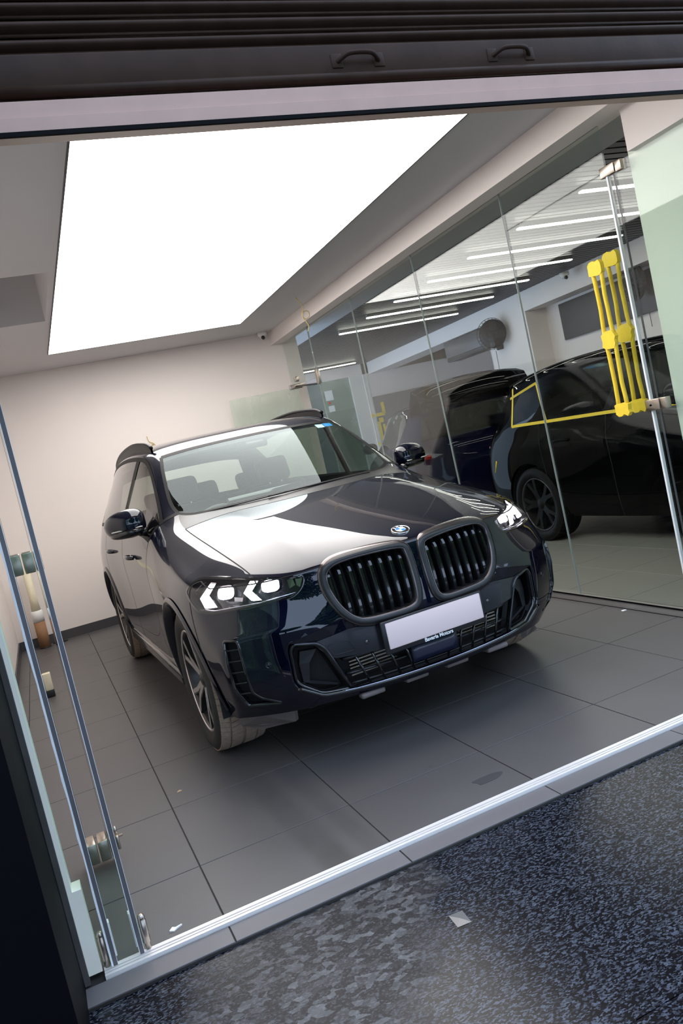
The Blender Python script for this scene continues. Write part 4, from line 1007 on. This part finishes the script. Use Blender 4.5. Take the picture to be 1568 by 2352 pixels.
# stickers in the windscreen
def on_ws(v, w, lift=-.004):
    h_ = sh['bvh'].ray_cast(Vector((2, v, w)), Vector((-1, 0, 0))); return Vector(h_[0])+Vector(h_[1])*lift
for (v0, v1, m_) in ((.470, .530, mat('sticker_white', (.55,.75,.78), .4)), (.536, .605, mat('sticker_blue', (.02,.25,.62), .4))):
    MB().add([on_ws(v0, 1.556), on_ws(v1, 1.552), on_ws(v1, 1.578), on_ws(v0, 1.584)], [(0,1,2,3)]).build('windscreen_sticker', m_, parts[('windscreen', 0)])
# rear lamps
for s in (1, -1):
    MB().bbox(-4.00, -3.86, min(s*.55, s*.86), max(s*.55, s*.86), .95, 1.06, .02, M=Matrix.Translation((.02, 0, 0))).build('tail_lamp', mat('tail_red', (.30,.01,.01), .2, coat=.6), car)
# ------------------------------------------------------------------ neighbouring workshop behind the glass
XR = 7.0
f2_ = MB().box(XG+.052, 7.5, 2.45, 15.1, -.12, -.004); f2_.box(7.5, 10.1, 10.4, 15.1, -.12, -.004)
f2 = struct(f2_.build('floor_workshop', grout_m), 'pale grey tiled floor of the workshop behind the glass')
gx = [XG+.055]+[TX0+TS*k for k in range(5, 12) if TX0+TS*k < 7.4]+[7.45]
for i in range(len(gx)-1):
    for j in range(-1, 19):
        y0 = TY0+TS*j; tile(gx[i], gx[i+1], max(y0, 2.5), min(y0+TS, 15.0), f2, otile_m, name='workshop_tile')
c2 = MB(); c2.box(XG+.05, 4.05, 2.5, 15.1, 2.93, 3.1); c2.box(4.05, XR+.4, 2.5, 15.1, 3.06, 3.16); c2.box(XR+.4, 10.2, 10.3, 15.1, 2.95, 3.16)
c2 = struct(c2.build('ceiling_workshop', mat('grey_ceiling', (.50,.50,.52), .7)), 'workshop ceiling of dark slats with a plain grey strip beside the glass')
MB().box(4.05, XR, 2.6, 15.0, 3.045, 3.058).build('ceiling_backing', void_m, c2)
sm = MB().box(4.06-5.5, XR-.01-5.5, -.040, .040, -.03, .03).mesh('ceiling_slat'); sm.materials.append(slat_m)
k = 0; y = 2.66
while y < 14.95:
    link('ceiling_slat', sm, None, c2, (5.5, y, 2.965)); y += .104
led_m = mat('led_strip_glow', (1,1,1), .4, emit=(1.0,.97,.88), estr=STRIP_E)
for i, (yc, xa, xb) in enumerate([(5.02,4.45,6.37),(5.87,4.45,6.37),(6.71,4.45,6.37),(7.55,4.45,6.37),(8.40,4.45,6.37),(9.22,4.45,6.37),(10.18,4.45,6.37),(14.2,4.9,6.40)]):
    nm = ['nearest','second nearest','third nearest','fourth nearest','fifth nearest','sixth nearest','seventh nearest','farthest'][i]
    L_ = tag(empty('led_strip', ((xa+xb)/2, yc, 2.90)), 'white linear LED strip light on the dark workshop ceiling, %s of the row' % nm, 'strip light', 'LED strips on the workshop ceiling')
    h_ = (xb-xa)/2; MB().bbox(-h_, h_, -.024, .024, -.012, .0, .004).build('diffuser', led_m, L_); MB().box(-h_-.004, h_+.004, -.028, .028, 0, .036).build('profile', mat('strip_profile', (.2,.2,.2), .4, metal=.7), L_)
L_ = tag(empty('led_strip', (8.29, 13.15, 2.92)), 'short white LED strip seen left of the column fan', 'strip light', 'LED strips on the workshop ceiling')
MB().bbox(-.27, .27, -.024, .024, -.012, .0, .004).build('diffuser', led_m, L_); MB().box(-.274, .274, -.028, .028, 0, .03).build('profile', MATS['strip_profile'], L_)
# walls
w2 = MB(); w2.box(6.86, 10.2, 15.0, 15.2, -.02, 3.2); w2.box(3.44, 10.2, 15.0, 15.2, 2.72, 3.2); w2.box(3.44, 5.5, 15.0, 15.2, -.02, 2.72)
struct(w2.build('wall_workshop_back', wall_m), 'far wall of the workshop')
wr = MB(); wr.box(7.35, 7.55, 2.5, 9.45, -.02, 3.1); wr.box(XR, 7.55, 2.5, 9.45, 2.66, 3.1); wr.box(XR, 7.55, 9.45, 10.48, -.02, 3.1); wr.box(10.0, 10.2, 10.48, 15.0, -.02, 3.1); wr.box(7.55, 10.2, 10.3, 10.48, -.02, 3.1); wr.box(XR, 7.55, 10.48, 15.0, 2.70, 3.1)
struct(wr.build('wall_workshop_side', wall_m), 'side wall of the workshop with a white square column')
tag(MB().bbox(6.95, 9.98, 14.955, 14.995, .0, 2.22, .004).build('grey_wall_panel', greyp_m), 'wide grey panel fixed to the far workshop wall', 'wall panel')
dk = MB(); dk.bbox(7.30, 7.345, 5.2, 9.1, 2.12, 2.62, .006); tag(dk.build('dark_wall_band', mat('dark_band', (.03,.03,.032), .5)), 'long dark panel high on the workshop side wall', 'wall panel')
# far glass door with notices
d5 = struct(empty('door_5', (5.5, 15.05, 0)), 'far glass door with paper notices in the workshop')
MB().box(0, 1.36, 0, .012, 0, 2.72).build('glass_pane', frost_m, d5); MB().box(0, 1.36, .25, .27, 0, 2.1).build('dark_room_sheet', void_m, d5)  # black sheet stands in for the darkness behind the glass
MB().box(1.06, 1.36, -.03, .03, 0, 2.72).build('door_frame', wall_m, d5)
for i, (x, z, a, b) in enumerate(((.55, 2.43, .17, .20), (.55, 2.16, .13, .12))):
    MB().box(x-a/2, x+a/2, -.006, -.002, z-b/2, z+b/2).build('notice', paper_m, d5)
MB().box(.50, .56, -.006, -.002, 2.26, 2.30).build('red_mark', mat('red_print', (.7,.03,.03), .5), d5)
struct(MB().box(3.4, 10.2, 15.6, 15.7, -.1, 3.2).build('wall_sky_blocker', mat('sky_blocker', (.35,.36,.33), .7)), 'wall added beyond the far glass door to shut out the sky')
sd2 = MB(); sd2.box(3.4, 3.5, 15.2, 15.6, -.1, 3.2); sd2.box(7.5, 7.6, 15.2, 15.6, -.1, 3.2); sd2.box(3.4, 7.6, 15.1, 15.7, 3.1, 3.2); struct(sd2.build('wall_sky_blocker_sides', MATS['sky_blocker']), 'side walls and top added beyond the far glass door to shut out the sky')  # sides and top added to close the remaining gaps to the sky
# pier and bulkhead at the facade end of the partition
struct(MB().box(XG+.05, 4.3, 2.5, 3.32, 0, 2.93).build('wall_pier', pier_m), 'pale wall pier behind the last glass pane')
struct(MB().box(XG-.01, XG+.05, 2.50, 3.26, 2.545, 2.93).build('trim_8', wall_m), 'cream bulkhead above the last glass pane')
struct(MB().box(4.3, 7.6, 2.3, 2.48, 0, 3.1).build('wall_workshop_front', wall_m), 'front wall of the workshop')
# wall fans, air conditioner, camera
def fan(loc, rz, label):
    f_ = tag(empty('wall_fan', loc, rz), label, 'fan')
    cg = MB()
    for r in (.06, .12, .18, .23): cg.tube([(-.10-.06*(1-(r/.23)**2), r*math.cos(a), r*math.sin(a)) for a in [2*PI*i/28 for i in range(28)]], .004, 5, closed=True)
    for i in range(24):
        a = 2*PI*i/24; cg.tube([(-.155, .03*math.cos(a), .03*math.sin(a)), (-.14, .12*math.cos(a), .12*math.sin(a)), (-.10, .23*math.cos(a), .23*math.sin(a)), (-.05, .19*math.cos(a), .19*math.sin(a))], .0025, 4)
    cg.lathe([(.0, -.02), (.12, -.028), (.21, -.045), (.215, -.05), (.0, -.03)], 28, 'x')
    cg.build('guard', plas_m, f_)
    for i in range(4):
        a = 2*PI*i/4; M_ = Matrix.Rotation(a, 4, 'X') @ Matrix.Rotation(R(25), 4, 'Z')
        MB().bbox(-.075, -.068, -.055, .055, .03, .19, .003, M=M_).build('blade', dplas_m, f_)
    MB().lathe([(0, -.10), (.05, -.09), (.06, -.03), (.045, .03), (0, .03)], 16, 'x').build('motor', plas_m, f_)
    MB().tube([(.0, 0, 0), (.06, 0, -.04), (.12, 0, -.16)], .018, 8).build('bracket', plas_m, f_)
    MB().bbox(.11, .14, -.05, .05, -.24, -.10, .008).build('wall_plate', plas_m, f_)
    MB().tube([(.10, .06, -.24), (.11, .07, -.55)], .004, 5).build('pull_cord', plas_m, f_)
    return f_
fan((XR-.14, 10.1, 2.50), R(35), 'black wall fan on the white column in the workshop')
fan((7.20, 7.45, 2.50), R(-10), 'dark wall fan seen behind the taped door handles')
ac = tag(empty('air_conditioner', (XR+.17, 11.25, 2.52)), 'dark wall air conditioner left of the column fan', 'air conditioner')
MB().bbox(-.15, .15, -.62, .62, -.17, .17, .03).build('body', mat('grey_ac', (.10,.10,.10), .35), ac); MB().bbox(-.155, -.14, -.56, .56, -.15, -.10, .004).build('louver', plas_m, ac)
dome('security_camera', (6.85, 8.3, 2.90), 'small dome camera under the workshop ceiling beside the column', .06)
# yellow tape marks on the far panel
tp = tag(empty('tape_marks', (7.05, 14.95, 1.2)), 'ragged yellow tape pieces stuck to the far grey panel', 'tape')
for (x, z, a, b) in ((.08,.76,.07,.24),(-.06,.64,.30,.07),(-.02,.52,.10,.10),(-.08,.30,.06,.40),(.02,.28,.05,.30),(-.06,.05,.28,.06),(-.10,-.12,.08,.24),(.05,-.12,.06,.20)):
    MB().box(x-a/2, x+a/2, -.004, 0, z-b/2, z+b/2).build('tape_piece', yel_m, tp)

# ------------------------------------------------------------------ other cars (same panel layout, simpler front)
def simple_car(name, loc, rz, label, paint_, level, warp=None, doors=True):
    root = tag(empty(name, loc, rz), label, 'car')
    s_ = build_shell(level, warp); s_['bvh'] = BVHTree.FromPolygons([Vector(c) for c in s_['co']], s_['fa'].tolist())
    z0 = dict(co=s_['co'].copy(), no=s_['no'].copy(), fa=s_['fa'].copy(), pt=s_['pt'].copy(), bvh=s_['bvh'])
    for sd in (1, -1):
        for x in (0, -2.975): Open(s_, PI/2, arch_poly(x, .430), sd).cut(.3, .7)
    cm = {'*': paint_, 'windscreen': dg_m, 'rear_window': dg_m, 'front_window': dg_m, 'rear_side_window': dg_m, 'cowl': satin_m}
    ps = finish_shell(s_, root, cm, {'fender','front_window','rear_side_window','front_door','rear_door','quarter_panel'})
    ribbons(z0, [('hood','fender'),('fender','front_door'),('front_door','rear_door'),('rear_door','quarter_panel'),('tailgate','quarter_panel')], .007).build('panel_gaps', gap_m, root)
    for sd in (1, -1): ribbons(z0, [('front_window','rear_side_window')], .085, .003, side=sd).build('pillar_trim', gloss_m, root)
    wells(root, (0, -2.975))
    for x in (0, -2.975):
        for sd in (1, -1): add_wheel(root, x, sd, phase=.3, dark=True)
    b = MB(); b.box(-3.85, .70, -.58, .58, .24, .30); b.box(-2.52, -.45, -.90, .90, .25, .31); b.box(-3.6, -.5, -.8, .8, .33, .45); b.build('underbody', void_m, root)
    for sd in (1, -1):
        MB().bbox(-3.99, -3.80, min(sd*.60, sd*.74), max(sd*.60, sd*.74), .96, 1.02, .02).build('tail_lamp', MATS['tail_red'], root)
        for nm, x0, x1 in (('front_door', -1.40, -1.20), ('rear_door', -2.50, -2.30)):
            hd = MB(); y = .975; hd.tube(curve_pts([(x0, sd*(y-.01), .985), (x0+.03, sd*(y+.022), .99), (x1-.03, sd*(y+.022), .99), (x1, sd*(y-.01), .985)], 5), .012, 8); hd.build('door_handle', paint_, ps[(nm, sd)])
        mr = ellip((-.86, sd*1.005, 1.222), .105, .122, .088, 2.5, 20, 12, -.07).build('door_mirror', paint_, root)
        MB().tube([(-.80, sd*.895, 1.150), (-.85, sd*.985, 1.185)], .024, 8).build('mirror_arm', gloss_m, mr)
        rp = [(-1.60, sd*.610, 1.672), (-1.72, sd*.618, 1.700), (-2.2, sd*.628, 1.722), (-2.8, sd*.622, 1.718), (-3.3, sd*.610, 1.690), (-3.48, sd*.602, 1.655)]
        MB().bbox(.45, .62, min(sd*.62, sd*.86), max(sd*.62, sd*.86), .80, .87, .02).build('headlight', lampb_m, root)
    for y in (.38, -.38):
        Mb = Matrix.Translation((-1.86, y, .62)) @ Matrix.Rotation(R(-16), 4, 'Y'); b = MB().bbox(-.07, .07, -.24, .24, 0, .62, .05, M=Mb); b.bbox(-.045, .055, -.135, .135, .64, .84, .04, M=Mb); b.build('seat', leather_m, root)
    return root, ps, z0
suv, sps, sz0 = simple_car('car', (5.56, 3.66, 0), -PI/2, 'black SUV with yellow tape along its windows behind the glass partition', bpaint_m, 3)
tb = ribbons(sz0, [('front_window','front_door'),('rear_side_window','rear_door'),('rear_side_window','quarter_panel')], .030, .004)
keep = MB()
for f in tb.f:
    q = [tb.v[i] for i in f]
    if q[0][1] < 0: keep.add(q, [(0, 1, 2, 3)])
keep.build('window_tape', yel_m, suv)
o_ = Open(sz0, PI/2, [(0, 0)]*3, -1)
for (ua, wa, ub, wb) in ((-2.62, 1.18, -2.90, 1.56), (-2.90, 1.565, -3.40, 1.47)):
    pts = [o_.P(-(ua+(ub-ua)*t), wa+(wb-wa)*t, .006) for t in np.linspace(0, 1, 8)]
    m_ = MB(); vv = []
    for p in pts: vv += [p+np.array([.014, 0, 0]), p-np.array([.014, 0, 0])] if abs(ub-ua) < .4 else [p+np.array([0, 0, .012]), p-np.array([0, 0, .012])]
    m_.add(vv, [(2*i, 2*i+1, 2*i+3, 2*i+2) for i in range(7)]).build('window_tape', yel_m, suv)
m_ = MB(); m_.tube([(-3.55, -.955, .86), (-3.62, -.95, .74)], .010, 6); m_.build('window_tape', yel_m, suv)
bcar, bps, bz0 = simple_car('car', (6.64, 12.72, 0), R(72.5), 'dark blue car with its black tailgate raised at the back of the workshop', blue_m, 2)
# raised tailgate of the far car (car frame: x forward)
tg = MB(); vv = []
for y in np.linspace(-.70, .70, 9):
    for (x, z) in ((-3.55, 1.62), (-3.75, 1.80), (-4.05, 1.92), (-4.35, 1.86), (-4.50, 1.72), (-4.52, 1.60)):
        vv.append((x-.10*(1-(y/.7)**2), y, z-.06*(y/.7)**2))
f = [(i*6+j, (i+1)*6+j, (i+1)*6+j+1, i*6+j+1) for i in range(8) for j in range(5)]
tgo = tg.add(vv, f, True).build('raised_tailgate', bpaint_m, bcar)
md = tgo.modifiers.new('th', 'SOLIDIFY'); md.thickness = .03

# ------------------------------------------------------------------ street trees behind the viewer (mirrored in the bumper)
leaf_m = mat('leaf_green', (.12,.22,.045), .6, var=.5, scale=6); bark_m = mat('bark', (.10,.07,.05), .9, var=.3)
def tree(loc, h, r, seed, label):
    rnd = random.Random(seed); t = tag(empty('tree', loc), label, 'tree', 'street trees opposite the shop')
    tk = MB(); tk.tube([(0, 0, 0), (.05, .03, h*.3), (-.04, .05, h*.6)], [.16, .12, .07], 10)
    for i in range(5):
        a = rnd.uniform(0, 2*PI); tk.tube([(0, .02, h*.42), (r*.5*math.cos(a), r*.5*math.sin(a), h*.68)], [.06, .03], 6)
    tk.build('trunk', bark_m, t); cr = MB(); v = []; f = []
    for i in range(6000):
        a = rnd.uniform(0, 2*PI); c = rnd.uniform(-1, 1); q = rnd.random()**.4; k = 1+.25*math.sin(3*a+seed)
        p = Vector((r*k*q*math.sqrt(1-c*c)*math.cos(a), r*k*q*math.sqrt(1-c*c)*math.sin(a), h*.58+h*.40*q*c)); s_ = rnd.uniform(.14, .30)
        x = Vector((rnd.uniform(-1, 1), rnd.uniform(-1, 1), rnd.uniform(-1, 1))).normalized(); y = x.orthogonal().normalized()
        n = len(v); v += [p-x*s_, p+y*s_*.5, p+x*s_, p-y*s_*.5]; f.append((n, n+1, n+2, n+3))
    cr.add(v, f); o = cr.build('crown', leaf_m, t); o['kind'] = 'stuff'
for i, (x, y, h) in enumerate(((-11.2,-5.4,6.2),(-5.2,-6.0,6.6),(.6,-6.6,6.8),(6.4,-6.0,6.6),(12.2,-5.4,6.2))):
    tree((x, y, -.03), h, 2.35, i+1, 'leafy tree across the street mirrored in the bumper, %s of the row' % ('leftmost', 'second from left', 'middle', 'second from right', 'rightmost')[i])
